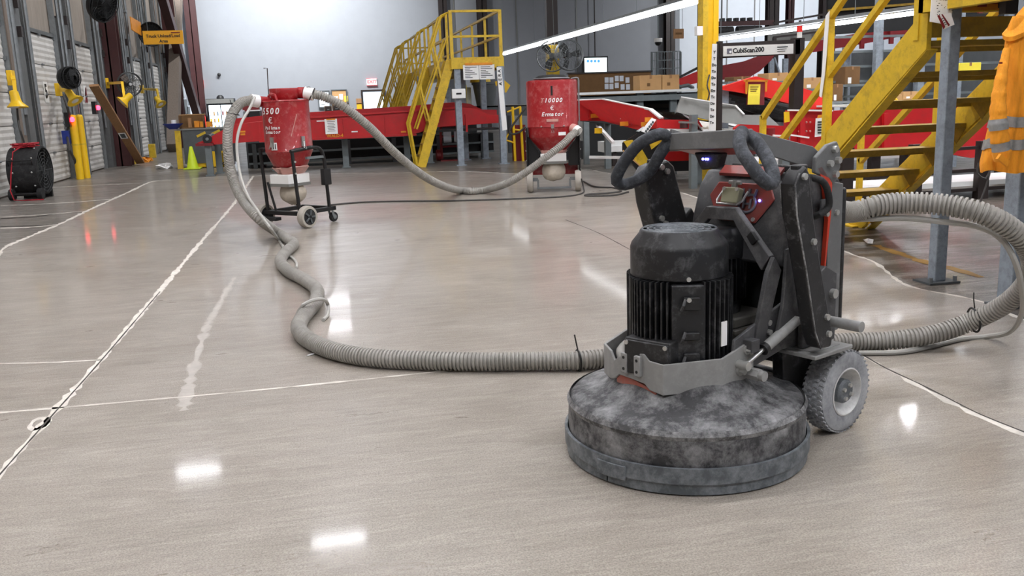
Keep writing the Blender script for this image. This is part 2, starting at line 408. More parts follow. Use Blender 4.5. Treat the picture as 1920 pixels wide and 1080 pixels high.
# ------------------------------------------------------------------ dock doors
DW = 2.35
doors = [20.92-3.68+3.68*k for k in range(7)][:6]
doors = [17.2, 20.95, 24.6, 28.3, 32.0, 35.8, 41.2]
for i, y0 in enumerate(doors):
    if i == 6: break
    d = thing_d = bpy.data.objects.new('door_%d' % (i+1), None); C.objects.link(d); d.location = (XL, y0, 0); d['kind'] = 'structure'
    ROOT[d.name] = (Vector((XL, y0, 0)), 0)
    for k in range(5):
        z0 = .03+k*.635; b = B(); V = []; n = 10
        for j in range(n+1):
            z = z0+j*.62/n; o = .05 if j % 2 == 0 else .062
            V += [(o, 0, z), (o, DW, z)]
        b.add(V, [(2*j, 2*j+1, 2*j+3, 2*j+2) for j in range(n)])
        b.box(0, .05, 0, DW, z0, z0+.62)
        b.put('door_panel', 'door_white', d, local=True, smooth=False)
        B().box(.05, .10, DW-.03, DW+.07, z0+.6, z0+.67).cyl((.08, DW/2-.06, z0+.63), (.08, DW/2+.06, z0+.63), .025, n=6).put('hinge', 'galv', d, local=True)
    for y, s_ in ((-.07, 1), (DW+.02, -1)):
        B().box(.02, .14, y, y+.05, 0, 9.2).put('door_track', 'galv', d, local=True)
        B().box(.0, .06, y-.10 if s_ > 0 else y+.05, y if s_ > 0 else y+.15, 0, 3.3).put('door_seal', 'dark_steel', d, local=True)
    B().box(0, .09, -.2, DW+.2, 3.22, 3.30).put('door_head', 'jamb', d, local=True)
    B().cyl((.22, -.16, .0), (.22, -.16, 8.8), .045, n=8).put('conduit', 'galv', d, local=True)
    B().cyl((.16, DW+.28, 1.1), (.16, DW+.28, 8.8), .035, n=8).put('conduit', 'galv', d, local=True)
    for z in (4.6, 6.4): B().box(.1, .26, -.30, -.05, z, z+.08).put('conduit_strap', 'galv', d, local=True)
    # jamb pillar left of the next door
    B().box(0, .22, DW+.42, DW+.82, 0, 3.7).put('dock_pillar', 'jamb', d, local=True)
    for z in (3.55, 3.0): B().box(.0, .30, DW+.5, DW+.62, z, z+.2).put('junction_box', 'dark_steel', d, local=True)
# door numbers
for i, s_ in ((1, '5'), (2, '4'), (3, '3'), (4, '2')):
    d = bpy.data.objects['door_%d' % (i+1)]
    y = doors[i]+DW*.5
    B().box(XL+.063, XL+.068, y-.16, y+.16, 1.75, 2.2).put('number_plate', 'paper', d)
    text(s_, .42, 'door_number', 'print', d, (XL+.07, y, 1.98), (0,1,0), (0,0,1), bold=.012)
d = bpy.data.objects['door_3']
B().prism([(XL+.069, doors[2]+1.0, 1.77), (XL+.069, doors[2]+1.3, 1.77), (XL+.069, doors[2]+1.3, 2.19)], (.004,0,0)).put('door_mark', 'dark_red', d)
# timber-clad wall ends between the left doors
for i, (y, wd) in enumerate(((20.05, .42), (38.75, .5))):
    struct('trim_%d' % (20+i), B().box(XL, XL+.16, y-wd, y, 0, ZC), 'timber')
# wall pipes
for i, (y, r_) in enumerate(((19.9, .05), (23.75, .04), (27.45, .05), (31.05, .04), (31.35, .03), (34.8, .05), (39.2, .04))):
    struct('trim_%d' % (30+i), B().cyl((XL+.2, y, 0 if i%2 else 1.5), (XL+.2, y, 9), r_, n=8), 'galv')
# ------------------------------------------------------------------ steel columns and braces
def icol(name, x, y, m, label, w_=.36, d_=.3, parent=None, z1=ZC, z0=0, grp=None):
    b = B().box(x-w_/2, x+w_/2, y-d_/2, y-d_/2+.03, z0, z1).box(x-w_/2, x+w_/2, y+d_/2-.03, y+d_/2, z0, z1).box(x-.02, x+.02, y-d_/2, y+d_/2, z0, z1)
    return tag(b.put(name, m), label, 'column', grp)
icol('steel_column', -5.36, 27.95, 'maroon', 'dark red steel column with a plank leaning against it, left dock wall', .5, .42)
icol('steel_column', -5.40, 40.4, 'maroon', 'dark red steel column beside the tall timber post on the dock wall', .5, .42)
icol('steel_column', -5.2, 46.6, 'maroon', 'dark red steel column in the far left corner by the red alarm box', .5, .42)
tag(B().beam(PX(325,279,-5.15)*1+Vector((0,0,.0)), PX(331,-10,-5.15), .55, .4, up=(1,0,0)).put('timber_post', 'timber'), 'tall grey timber post leaning at the far end of the dock wall', 'post')
tag(B().beam(PX(376,236,-5.0), PX(303,-10,-5.0), .42, .3, up=(1,0,0)).put('diagonal_brace', 'maroon'), 'dark red diagonal brace leaning across the far left corner', 'brace')
for i, (px, Y, lab) in enumerate(((832, 46.7, 'dark steel column on the back wall left of the yellow walkway rail'), (905, 46.7, 'dark steel column on the back wall behind the end rail of the yellow platform'))):
    p = PY(px, 60, Y); icol('steel_column', p.x, Y, 'dark_steel', lab, .5 if i else .4, .3)
p = PY(1255, 100, 46.6); icol('steel_column', p.x, 46.6, 'dark_steel', 'black steel column with a yellow foot beside the brown hanging sign', .5, .4)
p = PY(1318, 100, 40); icol('steel_column', p.x, 40, 'maroon', 'dark red column just left of the tall yellow post', .4, .4)
p = PY(1447, 60, 36); icol('steel_column', p.x, 36, 'dark_steel', 'black column behind the sign beam of the parcel scanner', .44, .4)
p = PY(1480, 60, 38); icol('steel_column', p.x, 38, 'maroon', 'thin dark red column right of the black one over the scanner', .28, .3)
p = PY(1548, 30, 38); icol('steel_column', p.x, 38, 'dark_steel', 'black column behind the upper rail of the near yellow stair', .5, .4)
# ================================================================== the floor grinder (local: x forward, y towards the camera side, z up)
GO, GR = Vector((1.395, 3.305, 0)), R(205.5)
gr = thing('floor_grinder', 'large dusty grey floor grinder with round skirted head and black motor in the foreground', 'floor grinder', GO, GR)
def P(b, name, m, par=gr, **k): return b.put(name, m, par, local=True, **k)
def g2w(x, y, z): return GO+Matrix.Rotation(GR, 3, 'Z') @ Vector((x, y, z))
def gs(px, py, y=None, x=None, z=None):          # photo pixel -> local point on a local plane
    im = Matrix.Rotation(-GR, 3, 'Z'); c = im @ (Vector((0,0,EYE))-GO); r = im @ ray(px, py)
    t = (y-c.y)/r.y if y is not None else (x-c.x)/r.x if x is not None else (z-c.z)/r.z
    return c+r*t
# --- head: dome, skirt
dome = P(B().lathe([(.455,.03),(.472,.06),(.474,.14),(.472,.205),(.466,.228),(.452,.244),(.42,.255),(.37,.266),(.325,.285),(.285,.315),(.255,.342),(.22,.352),(.05,.355)], n=96), 'head_dome', 'g_dome')
P(B().lathe([(.4725,.205),(.478,.222),(.468,.24)], n=96), 'dome_rim', 'g_rimdust', dome)
def arcband(r0, r1, z0, z1, a0, a1, n=90):
    b = B(); V = []
    for i in range(n+1):
        a = a0+(a1-a0)*i/n; c, s = math.cos(a), math.sin(a)
        V += [(r0*c, r0*s, z0), (r1*c, r1*s, z0), (r1*c, r1*s, z1), (r0*c, r0*s, z1)]
    F = []
    for i in range(n):
        for k in range(4): F.append((4*i+k, 4*i+(k+1)%4, 4*i+4+(k+1)%4, 4*i+4+k))
    F += [(0,1,2,3), (4*n+3,4*n+2,4*n+1,4*n)]
    return b.add(V, F)
p = gs(1106, 905, z=.03); A0 = math.atan2(p.y, p.x)
sk = P(arcband(.470, .482, .006, .062, A0+.01, A0+2*math.pi-.005, 120), 'rubber_skirt', 'g_band')
P(arcband(.478, .490, .048, .108, A0+.06, A0+2*math.pi+.06, 120), 'skirt_strap', 'g_band', sk)
P(arcband(.489, .496, .034, .090, A0-.08, A0+.19, 14), 'strap_plate', 'g_band', sk, bevel=.003)
# --- bumper: bent plate round the motor
bp_ = [(-.05,-.315),(.225,-.235),(.278,-.140),(.283,-.115),(.283,-.09),(.284,-.02),(.284,.05),(.282,.075),(.278,.140),(.07,.250),(-.10,.262)]
bt_ = [.470,.440,.438,.405,.425,.462,.462,.440,.438,.442,.490]
bb_ = [.335,.315,.322,.330,.352,.350,.345,.325,.318,.318,.345]
b = B(); V = []
for (x, y), t, u in zip(bp_, bt_, bb_):
    V += [(x,y,u), (x,y,t), (x*.97,y*.955,t), (x*.97,y*.955,u)]
n = len(bp_); F = []
for i in range(n-1):
    for k in range(4): F.append((4*i+k, 4*i+(k+1)%4, 4*i+4+(k+1)%4, 4*i+4+k))
F += [(0,1,2,3), (4*n-1,4*n-2,4*n-3,4*n-4)]
bump = P(b.add(V, F), 'bumper_plate', 'g_bumper', bevel=.003, smooth=False)
for y in (-.045, .025):
    P(B().box(.283,.30,y-.016,y+.016,.372,.452), 'bracket_tab', 'g_bumper', bump, bevel=.003)
    for z in (.39, .435): P(B().cyl((.299,y,z),(.302,y,z),.006,n=10), 'bolt_hole', 'black', bump)
for x, z in ((-.06,.455),(-.02,.38)):
    P(B().cyl((x,.255,z),(x,.285,z-.002),.013,n=6).cyl((x,.25,z),(x,.266,z),.02,n=12), 'bolt', 'bolt', bump)
P(B().prism([(.262,-.11,.315),(.262,.10,.305),(.262,.10,.325),(.262,-.02,.345),(.262,-.11,.352)], (.012,0,0)), 'orange_lip', 'g_lip', bump)
P(B().prism([(-.15,-.22,.345),(.06,-.22,.345),(.24,-.12,.345),(.24,.12,.345),(.06,.22,.345),(-.15,.22,.345)],(0,0,.027)), 'motor_plate', 'g_frame', bevel=.004)
# --- front motor
MX, MY = .035, .0
mo = P(B().lathe([(.155,.36),(.160,.40),(.160,.745),(.12,.75)], (MX,MY,0), 48), 'front_motor', 'g_motor')
cap = P(B().lathe([(.186,.735),(.190,.738),(.190,.845),(.184,.862),(.155,.898),(.152,.908),(.146,.914),(.140,.912)], (MX,MY,0), 64), 'fan_cowl', 'g_motor', mo)
gb = B()
for r_ in (.02,.045,.07,.095,.12,.142): gb.tube([(MX+r_*math.cos(a), MY+r_*math.sin(a), .912) for a in [2*math.pi*k/36 for k in range(36)]], .004, 4, True)
for k in range(12):
    a = 2*math.pi*k/12; gb.cyl((MX+.01*math.cos(a), MY+.01*math.sin(a), .912), (MX+.143*math.cos(a), MY+.143*math.sin(a), .912), .003, n=4)
P(gb, 'cowl_grille', 'g_band', mo)
P(B().lathe([(.142,.902),(.0,.900)], (MX,MY,0), 32), 'cowl_screen', 'g_frame', mo)
FA = math.atan2(*(lambda q: (q.y-MY, q.x-MX))(gs(1300, 600, x=.22)))     # direction of the connector pad
for k in range(64):
    a = 2*math.pi*k/64+.03; da = (a-FA+math.pi) % (2*math.pi)-math.pi
    if abs(da) < .30: continue
    q = abs(((a-FA) % (math.pi/2))-math.pi/4)                # finned square: long fins in the corners
    ro = .196+.030*(1-q/(math.pi/4))
    c, s = math.cos(a), math.sin(a)
    P(B().beam((MX+c*(.155+ro)/2, MY+s*(.155+ro)/2, .372), (MX+c*(.155+ro)/2, MY+s*(.155+ro)/2, .735), .0065, ro-.155, up=(c,s,0)), 'cooling_fin', 'g_motor', mo, smooth=False)
def rad(a, r0, z, t=0): c, s = math.cos(a), math.sin(a); return Vector((MX+c*r0-s*t, MY+s*r0+c*t, z))
P(B().beam(rad(FA,.182,.385), rad(FA,.182,.725), .125, .036, up=(math.cos(FA),math.sin(FA),0)), 'connector_pad', 'g_motor', mo, bevel=.006)
for z, h in ((.655,.05),(.53,.03),(.435,.06)):
    P(B().beam(rad(FA,.204,z-h/2,.012), rad(FA,.204,z+h/2,.012), .06, .022, up=(math.cos(FA),math.sin(FA),0)), 'cable_connector', 'g_black', mo, bevel=.004)
    P(B().tube([rad(FA,.222,z+.02,-.015),rad(FA,.235,z,-.024),rad(FA,.222,z-.02,-.03)], .006, 6), 'clip', 'g_frame', mo)
P(B().cyl(rad(FA,.212,.672,.0), rad(FA,.222,.672,.0), .009, n=8), 'brass_screw', 'bolt', mo)
FB = FA-.72
FB = math.atan2(*(lambda q: (q.y-MY, q.x-MX))(gs(1226, 640, x=.22)))
tb = P(B().beam(rad(FB,.205,.372), rad(FB,.205,.515), .20, .07, up=(math.cos(FB),math.sin(FB),0)), 'terminal_box', 'g_black', mo, bevel=.006)
P(B().beam(rad(FB,.243,.376), rad(FB,.243,.508), .192, .012, up=(math.cos(FB),math.sin(FB),0)), 'terminal_lid', 'g_black', mo, bevel=.004)
for t in (-.085,.085):
    P(B().cyl(rad(FB,.246,.498,t), rad(FB,.254,.498,t), .009, n=8), 'screw', 'bolt', mo)
FC = math.atan2(*(lambda q: (q.y-MY, q.x-MX))(gs(1355, 590, x=.03)))
P(B().beam(rad(FC,.222,.48), rad(FC,.222,.575), .032, .004, up=(math.cos(FC),math.sin(FC),0)), 'rating_label', 'paper', mo)
FD = math.atan2(*(lambda q: (q.y-MY, q.x-MX))(gs(1187, 560, x=.05)))
for z in (.55,.66): P(B().beam(rad(FD,.205,z-.012), rad(FD,.205,z+.012), .03, .05, up=(math.cos(FD),math.sin(FD),0)), 'lifting_lug', 'g_motor', mo)
q = gs(1300, 513, x=.2); aa = math.atan2(q.y-MY, q.x-MX)
P(B().cyl(rad(aa,.188,.745), rad(aa,.197,.745), .009, n=8), 'screw', 'bolt', mo)
# --- rear motor on its gearbox
M2 = Vector((-.285,-.06,0))
m2 = P(B().lathe([(.085,.52),(.088,.56),(.088,.78),(.07,.79)], M2, 32), 'rear_motor', 'g_motor')
P(B().lathe([(.102,.755),(.104,.76),(.104,.845),(.096,.865),(.085,.878),(.0,.880)], M2, 40), 'fan_cowl', 'g_motor', m2)
for k in range(28):
    a = 2*math.pi*k/28; c, s = math.cos(a), math.sin(a)
    P(B().beam(M2+Vector((c*.095,s*.095,.58)), M2+Vector((c*.095,s*.095,.755)), .005, .026, up=(c,s,0)), 'cooling_fin', 'g_motor', m2, smooth=False)
P(B().box(M2.x+.05,M2.x+.10,M2.y+.03,M2.y+.09,.63,.74), 'terminal_box', 'g_black', m2, bevel=.005)
P(B().cyl(M2+Vector((.10,.06,.72)), M2+Vector((.115,.06,.72)), .012, n=8).cyl(M2+Vector((.10,.05,.68)), M2+Vector((.12,.05,.68)), .009, n=8), 'cable_gland', 'bolt', m2)
gbx = P(B().box(-.43,-.20,-.13,.085,.475,.52), 'gearbox_cover', 'g_gear', bevel=.008)
P(B().box(-.44,-.19,-.14,.10,.455,.475), 'gearbox_flange', 'g_gear', gbx, bevel=.004)
P(B().lathe([(.09,.455),(.075,.36),(.06,.30)], (-.28,-.03,0), 24), 'gearbox_body', 'g_gear', gbx)
# --- frame: arch over the rear motor, side arms down to the bumper
ax = -.235
def sheet(pts, m, name, par=gr, t=.012, **k):      # flat plate in the y/z plane
    b = B(); L_ = [(x, a, c) for x, a, c in pts]
    return P(b.prism(L_, (-t, 0, 0)), name, m, par, **k)
arch = sheet([(ax+.05,-.235,.775),(ax,-.095,.965),(ax,.055,.968),(ax+.05,.262,.800),(ax+.06,.230,.742),(ax,.045,.915),(ax,-.085,.913),(ax+.06,-.205,.745)], 'g_frame', 'arch_plate', t=.03, bevel=.004)
P(B().beam((ax+.030,.155,.875),(ax+.036,.185,.845),.03,.02,up=(1,0,0)), 'slot', 'black', arch)
for s_ in (-1, 1):
    P(B().prism([(-.19,.262*s_,.80),(-.16,.255*s_,.74),(-.11,.232*s_,.44),(-.17,.232*s_,.43),(-.245,.255*s_,.74)], (0,.02*s_,0)), 'upright_arm', 'g_frame', bevel=.003)
    P(B().prism([(-.27,.268*s_,.82),(-.25,.268*s_,.60),(-.22,.268*s_,.50),(-.24,.268*s_,.47),(-.36,.268*s_,.52),(-.40,.268*s_,.82)], (0,.015*s_,0)), 'side_plate', 'g_frame', bevel=.003)
    arm = P(B().prism([(.0,.235*s_,.50),(-.06,.235*s_,.52),(-.30,.235*s_,.60),(-.36,.235*s_,.58),(-.42,.235*s_,.40),(-.30,.235*s_,.405),(-.06,.235*s_,.36),(.02,.235*s_,.35)], (0,.014*s_,0)), 'lift_arm', 'g_frame', bevel=.003)
    for x, z in ((-.20,.535),(-.205,.495)):
        P(B().cyl((x,.245*s_,z),(x,.262*s_,z),.012,n=8), 'bolt', 'bolt', arm)
    P(B().box(-.10,-.05,min(.245*s_,.29*s_),max(.245*s_,.29*s_),.445,.495), 'stop_block', 'g_frame', arm, bevel=.003)
    a0, a1 = Vector((-.335,.285*s_,.525)), Vector((-.015,.285*s_,.405))
    gsx = P(B().cyl(a0, a0.lerp(a1,.62), .021, n=14), 'gas_spring', 'g_bumper')
    P(B().cyl(a0.lerp(a1,.60), a0.lerp(a1,.66), .024, n=14), 'spring_collar', 'black', gsx)
    P(B().cyl(a0.lerp(a1,.6), a1, .009, n=10), 'piston_rod', 'chrome', gsx)
    P(B().cyl(a1+Vector((0,-.03*s_,0)), a1+Vector((0,.02*s_,0)), .018, n=10), 'spring_eye', 'bolt', gsx)
    P(B().cyl(a0+Vector((0,-.03*s_,0)), a0+Vector((0,.015*s_,0)), .016, n=10), 'spring_eye', 'bolt', gsx)
    P(B().cyl((-.06,.24*s_,.365),(-.06,.325*s_,.365),.024,n=6).cyl((-.06,.325*s_,.365),(-.06,.345*s_,.365),.02,n=16), 'pivot_pin', 'g_bumper')
# --- control cabinet
cab = P(B().prism([(-.30,-.245,.74),(-.32,-.245,.90),(-.365,-.245,1.035),(-.42,-.245,1.10),(-.66,-.245,1.065),(-.685,-.245,1.02),(-.665,-.245,.40),(-.50,-.245,.40),(-.46,-.245,.72)], (0,.49,0)), 'cabinet', 'g_frame', bevel=.012)
P(B().box(-.455,-.44,-.20,.20,.42,.74), 'recess_shade', 'dark_void', cab)  # dark sheet painted as the shade inside the cabinet opening
P(B().prism([(-.672,.246,1.04),(-.672,.246,.42),(-.59,.246,.42),(-.56,.246,1.06)], (0,.012,0)), 'side_cover', 'g_bar', cab, bevel=.004)
P(B().box(-.715,-.687,-.235,.25,.42,1.02), 'rear_cover', 'g_black', cab, bevel=.01)
P(B().prism([(-.475,.25,1.115),(-.50,.25,1.12),(-.575,.25,1.05),(-.575,.25,.93),(-.548,.25,.70),(-.540,.25,.70),(-.555,.25,.9),(-.53,.25,1.03)], (0,.018,0)), 'orange_side_trim', 'g_orange', cab)
P(B().tube(catmull([gs(1526,334,y=.268),gs(1540,338,y=.30),gs(1550,352,y=.305),gs(1555,378,y=.305),gs(1551,392,y=.30),gs(1536,402,y=.29),gs(1526,406,y=.266)], .02), .014, 10), 'side_grab_handle', 'black_rubber', cab)
P(B().box(-.56,-.50,.262,.272,.92,.99), 'latch_plate', 'g_frame', cab, bevel=.003)
for z in (.93,.965): P(B().cyl((-.53,.27,z),(-.53,.285,z),.011,n=8), 'screw', 'bolt', cab)
P(B().cyl((-.625,.255,.925),(-.625,.268,.925),.012,n=8), 'screw', 'bolt', cab)
# sloping orange front panel with its crown-and-H emblem
e0 = Vector((-.318,0,.885)); e1 = Vector((-.372,0,1.05)); eu = (e1-e0).normalized(); en = Vector((eu.z,0,-eu.x))
def fp(y, h, o=.006): return e0+eu*h+Vector((0,y,0))+en*o
pan = P(B().prism([fp(-.10,.012),fp(.095,.012),fp(.165,.115),fp(.13,.175),fp(-.13,.175),fp(-.165,.115)], en*.01), 'front_panel', 'g_panel', cab, bevel=.006)
P(B().prism([(-.385,-.15,1.078),(-.385,.15,1.078),(-.425,.15,1.108),(-.425,-.15,1.108)], (.004,0,.012)), 'panel_top_strip', 'g_panel', cab)
P(B().prism([(-.425,-.12,1.10),(-.425,.13,1.10),(-.56,.13,1.085),(-.56,-.12,1.085)], (0,0,.03)), 'display_hood', 'g_black', cab, bevel=.008)
em = B(); cy, ch = .042, .088
em.tube([fp(cy+.040*math.sin(t), ch+.036*math.cos(t), .020) for t in [.75+(2*math.pi-1.5)*k/20 for k in range(21)]], .006, 6)
for q_ in (-.016,.016): em.beam(fp(cy+q_, ch-.020, .020), fp(cy+q_, ch+.020, .020), .008, .008)
em.beam(fp(cy-.016, ch, .020), fp(cy+.016, ch, .020), .008, .008)
for q_ in (-.034, 0, .034): em.beam(fp(cy+q_*.8, ch+.030, .020), fp(cy+q_, ch+.062, .020), .010, .008)
P(em.beam(fp(cy-.034, ch+.038, .020), fp(cy+.034, ch+.038, .020), .010, .008), 'emblem', 'g_emblem', cab)
P(B().ball(fp(.098,.105,.018), .006), 'power_light', 'led_blue', cab)
for q_ in (-.085,.085): P(B().cyl(fp(q_,.026,.014), fp(q_,.026,.02), .009, n=8), 'screw', 'bolt', cab)
sb = P(B().prism([fp(-.062,.078,.03),fp(.022,.078,.03),fp(.022,.145,.03),fp(-.062,.145,.03)], en*.035), 'beacon_box', 'sensor', bevel=.006)
P(B().tube([fp(-.085,.135,.03),fp(-.085,.09,.055),fp(-.07,.072,.07),fp(.03,.072,.07),fp(.042,.09,.055),fp(.042,.135,.03)], .005, 6), 'guard_wire', 'chrome', sb)
P(B().cyl(fp(-.02,.145,.045), fp(-.02,.175,.045), .013, n=10).cyl(fp(-.05,.168,.045), fp(.01,.168,.045), .008, n=8), 'bracket_knob', 'g_bumper', sb)
for q_ in (-.052,.012): P(B().cyl(fp(q_,.136,.065), fp(q_,.136,.07), .008, n=8), 'screw', 'bolt', sb)
# --- swing weights at both sides
def weight(s_, bulge):
    y0, y1 = (.325, .392) if s_ > 0 else (-.315, -.405)
    k = 1 if bulge else 0
    prof = [(-.150+.035*k,1.085),(-.175+.025*k,1.125),(-.215-.03*k,1.150),(-.24-.045*k,1.12),(-.27-.065*k,.98),(-.29-.075*k,.90)]
    if bulge: prof += [(-.40,.93),(-.45,.86),(-.44,.80)]
    prof += [(-.325-.075*k,.78),(-.385-.055*k,.60),(-.43-.025*k,.47),(-.42,.42),(-.345,.425),(-.305+.015*k,.50),(-.235+.02*k,.75),(-.165+.03*k,.97)]
    wgt = P(B().prism([(x, y0, z) for x, z in prof], (0, y1-y0, 0)), 'swing_weight', 'g_weight', bevel=.010)
    for x, z in ((-.20,1.11),(-.27,.86),(-.375,.55),(-.39,.48)) if s_ > 0 else ((-.20,1.12),(-.235,1.10),(-.20,.90),(-.225,.875)):
        P(B().cyl((x, (y1 if s_ > 0 else y0), z), (x, (y1+.012 if s_ > 0 else y0+.012), z), .013, n=8), 'bolt', 'bolt', wgt)
    if s_ > 0:
        P(B().tube([(-.175,y1,1.124),(-.151,y1,1.085),(-.166,y1,.97),(-.236,y1,.75),(-.306,y1,.50),(-.345,y1,.427)], .0035, 5), 'worn_edge', 'g_rimdust', wgt)
        P(B().tube([(-.150,y0+.002,1.086),(-.164,y0+.002,.97)], .003, 5), 'worn_edge', 'g_rimdust', wgt)
    P(B().box(-.25,-.19,min(y0,y1)+.015,max(y0,y1)-.015,1.12,1.152), 'weight_hinge', 'g_black', wgt, bevel=.006)
    return wgt
weight(1, False); weight(-1, True)
P(B().cyl((-.50,.20,.50),(-.50,.47,.50),.022,n=16), 'weight_stop_pin', 'g_bumper')
P(B().prism([(-.38,.26,.65),(-.38,.26,.40),(-.60,.26,.40),(-.60,.26,.68),(-.52,.26,.72)], (0,.03,0)), 'weight_bracket', 'g_frame', bevel=.004)
P(B().cyl((-.565,.285,.60),(-.565,.31,.60),.02,n=10), 'bolt', 'bolt')
# --- folded handle frame with two foam-covered loops
hz = 1.275
P(B().prism([(-.115,-.19,1.20),(-.115,-.19,1.268),(-.115,.19,1.285),(-.115,.19,1.215)], (-.05,0,0)), 'handle_crossbar', 'g_bar', bevel=.004)
for s_ in (-1, 1):
    P(B().prism([(-.12,.19*s_,1.215),(-.12,.19*s_,1.285),(-.50,.225*s_,1.20),(-.62,.225*s_,1.13),(-.58,.225*s_,1.09),(-.30,.21*s_,1.165)], (0,-.012*s_,0)), 'handle_arm', 'g_bar', bevel=.003)
    hp = P(B().prism([(-.455,.25*s_,1.10),(-.46,.25*s_,1.16),(-.535,.25*s_,1.205),(-.60,.25*s_,1.215),(-.625,.25*s_,1.18),(-.63,.25*s_,1.11),(-.60,.25*s_,1.055),(-.585,.25*s_,1.04),(-.56,.25*s_,1.065)], (0,.018*s_,0)), 'hinge_plate', 'g_bar', bevel=.004)
    for x, z in ((-.575,1.185),(-.545,1.13),(-.60,1.14),(-.585,1.085)):
        P(B().cyl((x,.26*s_,z),(x,.286*s_,z),.014,n=8), 'bolt', 'bolt', hp)
def loop(pp, name='handle_loop'):
    pts = [gs(px, py, y=yy) for px, py, yy in pp]
    c = catmull(pts, .02)
    return P(B().tube(c, .025, 14), name, 'g_foam')
loop([(1256,262,-.20),(1238,288,-.225),(1222,316,-.27),(1200,335,-.31),(1172,346,-.36),(1156,340,-.375),(1160,322,-.36),(1180,290,-.31),(1204,266,-.26),(1238,251,-.21),(1250,256,-.20)])
loop([(1392,262,.19),(1388,252,.20),(1391,247,.205),(1386,262,.23),(1391,283,.27),(1405,305,.315),(1424,331,.36),(1442,345,.385),(1450,338,.385),(1447,318,.36),(1436,292,.30),(1420,268,.24),(1408,256,.20),(1404,262,.19)])
sw = P(B().prism([(-.16,-.10,1.19),(-.16,.04,1.19),(-.16,.02,1.13),(-.16,-.06,1.12)], (-.05,0,0)), 'switch_box', 'g_black', bevel=.008)
for q_ in (-.045,-.03,-.02): P(B().ball((-.155,q_,1.165-.3*(q_+.03)**2), .0055), 'indicator_light', 'led_blue', sw)
P(B().prism([(-.165,-.19,1.205),(-.165,.19,1.22),(-.30,.2,1.19),(-.30,-.2,1.175)], (0,0,-.008)), 'handle_tray', 'g_panel')
# --- wheels
def wheel(s_):
    wy = .292*s_; wx, wz, Rw = -.62, .176, .176
    t = P(B().lathe([(.098,-.050),(.115,-.052),(.150,-.052),(.168,-.046),(.174,-.025),(.176,0),(.174,.025),(.168,.046),(.150,.052),(.115,.052),(.098,.050)], (wx,wy,wz), 60, axis=(0,1,0)), 'tyre', 'g_tire')
    tr = B()
    for k in range(44):
        for j, yy in enumerate((-.036,-.012,.012,.036)):
            a = 2*math.pi*(k+.5*(j % 2))/44; c, s = math.cos(a), math.sin(a); rr = .1745 if abs(yy) < .02 else .171
            ce = Vector((wx+c*rr, wy+yy, wz+s*rr)); ta = Vector((-s,0,c)); no = Vector((c,0,s))
            tr.prism([ce+ta*q0+Vector((0,q1,0)) for q0, q1 in ((-.007,-.012),(.0,-.005),(-.004,.010),(.004,.011),(.011,.003),(.008,-.010))], no*.006)
    P(tr, 'tread_blocks', 'g_tire', t, smooth=False, kind='stuff')
    rm = P(B().lathe([(.100,.048),(.104,.053),(.098,.055),(.090,.046),(.082,.030),(.072,.018),(.06,.012),(.02,.010)], (wx,wy,wz), 48, axis=(0,s_,0)), 'wheel_rim', 'g_rim', t)
    P(B().lathe([(.052,.010),(.052,.040),(.044,.050),(.0,.052)], (wx,wy,wz), 24, axis=(0,s_,0)), 'hub', 'g_band', t)
    for k in range(4):
        a = 2*math.pi*k/4+.5; P(B().cyl((wx+.03*math.cos(a), wy+.048*s_, wz+.03*math.sin(a)), (wx+.03*math.cos(a), wy+.062*s_, wz+.03*math.sin(a)), .009, n=6), 'wheel_nut', 'bolt', t)
    P(B().box(-.60,-.34,min(.155*s_,.375*s_),max(.155*s_,.375*s_),.375,.392), 'step_plate', 'g_bumper', bevel=.004)
    P(B().box(-.56,-.38,min(.19*s_,.34*s_),max(.19*s_,.34*s_),.391,.396), 'step_pad', 'g_bumper', bevel=.002)
    P(B().prism([(-.35,.16*s_,.375),(-.37,.16*s_,.13),(-.45,.16*s_,.10),(-.60,.16*s_,.10),(-.62,.16*s_,.375)], (0,.055*s_,0)), 'axle_bracket', 'g_black', bevel=.005)
wheel(1); wheel(-1)
P(B().cyl((-.62,-.25,.176),(-.62,.25,.176),.025,n=12), 'axle', 'g_frame')
P(B().box(-.66,-.42,-.16,.16,.30,.42), 'chassis_beam', 'g_black', bevel=.006)
# hose stubs under the cabinet
P(B().tube(catmull([(-.10,-.25,.40),(.05,-.235,.42),(.16,-.20,.40),(.2,-.14,.38)], .03), .022, 10), 'suction_pipe', 'hose')
P(B().cyl((-.70,.10,.93),(-.76,.10,.93),.060,n=20), 'hose_port', 'g_black', cab)
# ================================================================== dust extractors
def lp(root):
    loc, rz = ROOT[root.name]; m = Matrix.Rotation(rz, 3, 'Z')
    return lambda a, b, c=0: loc+m @ Vector((a, b, c))
# ---- left one
v5 = thing('dust_extractor', 'tall red dust extractor with black wheeled frame, left one, marked 5500', 'dust extractor', (-.30, 11.6, 0), R(45))
def Q(b, name, m, par=v5, **k): return b.put(name, m, par, local=True, **k)
body = Q(B().lathe([(.0,1.535),(.10,1.535),(.283,1.528),(.288,1.515),(.280,1.505),(.286,.925),(.290,.918),(.282,.905),(.205,.735),(.195,.72)], n=48), 'filter_drum', 'vac_red')
Q(B().lathe([(.145,1.53),(.175,1.58),(.182,1.655),(.176,1.668),(.0,1.672)], n=36), 'lid_collar', 'vac_red', body)
Q(B().lathe([(.22,.735),(.225,.72),(.17,.655),(.150,.63)], n=20).jitter(.012), 'plastic_film', 'v_film')
Q(B().lathe([(.16,.64),(.165,.60),(.165,.52),(.15,.50),(.12,.50)], n=24), 'bag_collar', 'white')
wd = lambda px: PY(px, 0, 11.3)
cdir = Vector((math.cos(R(-33)-R(0)), 0, 0))
pan = Q(B().box(-.21,.15,-.16,.16,.515,.64), 'bag_clamp', 'white', bevel=.01)
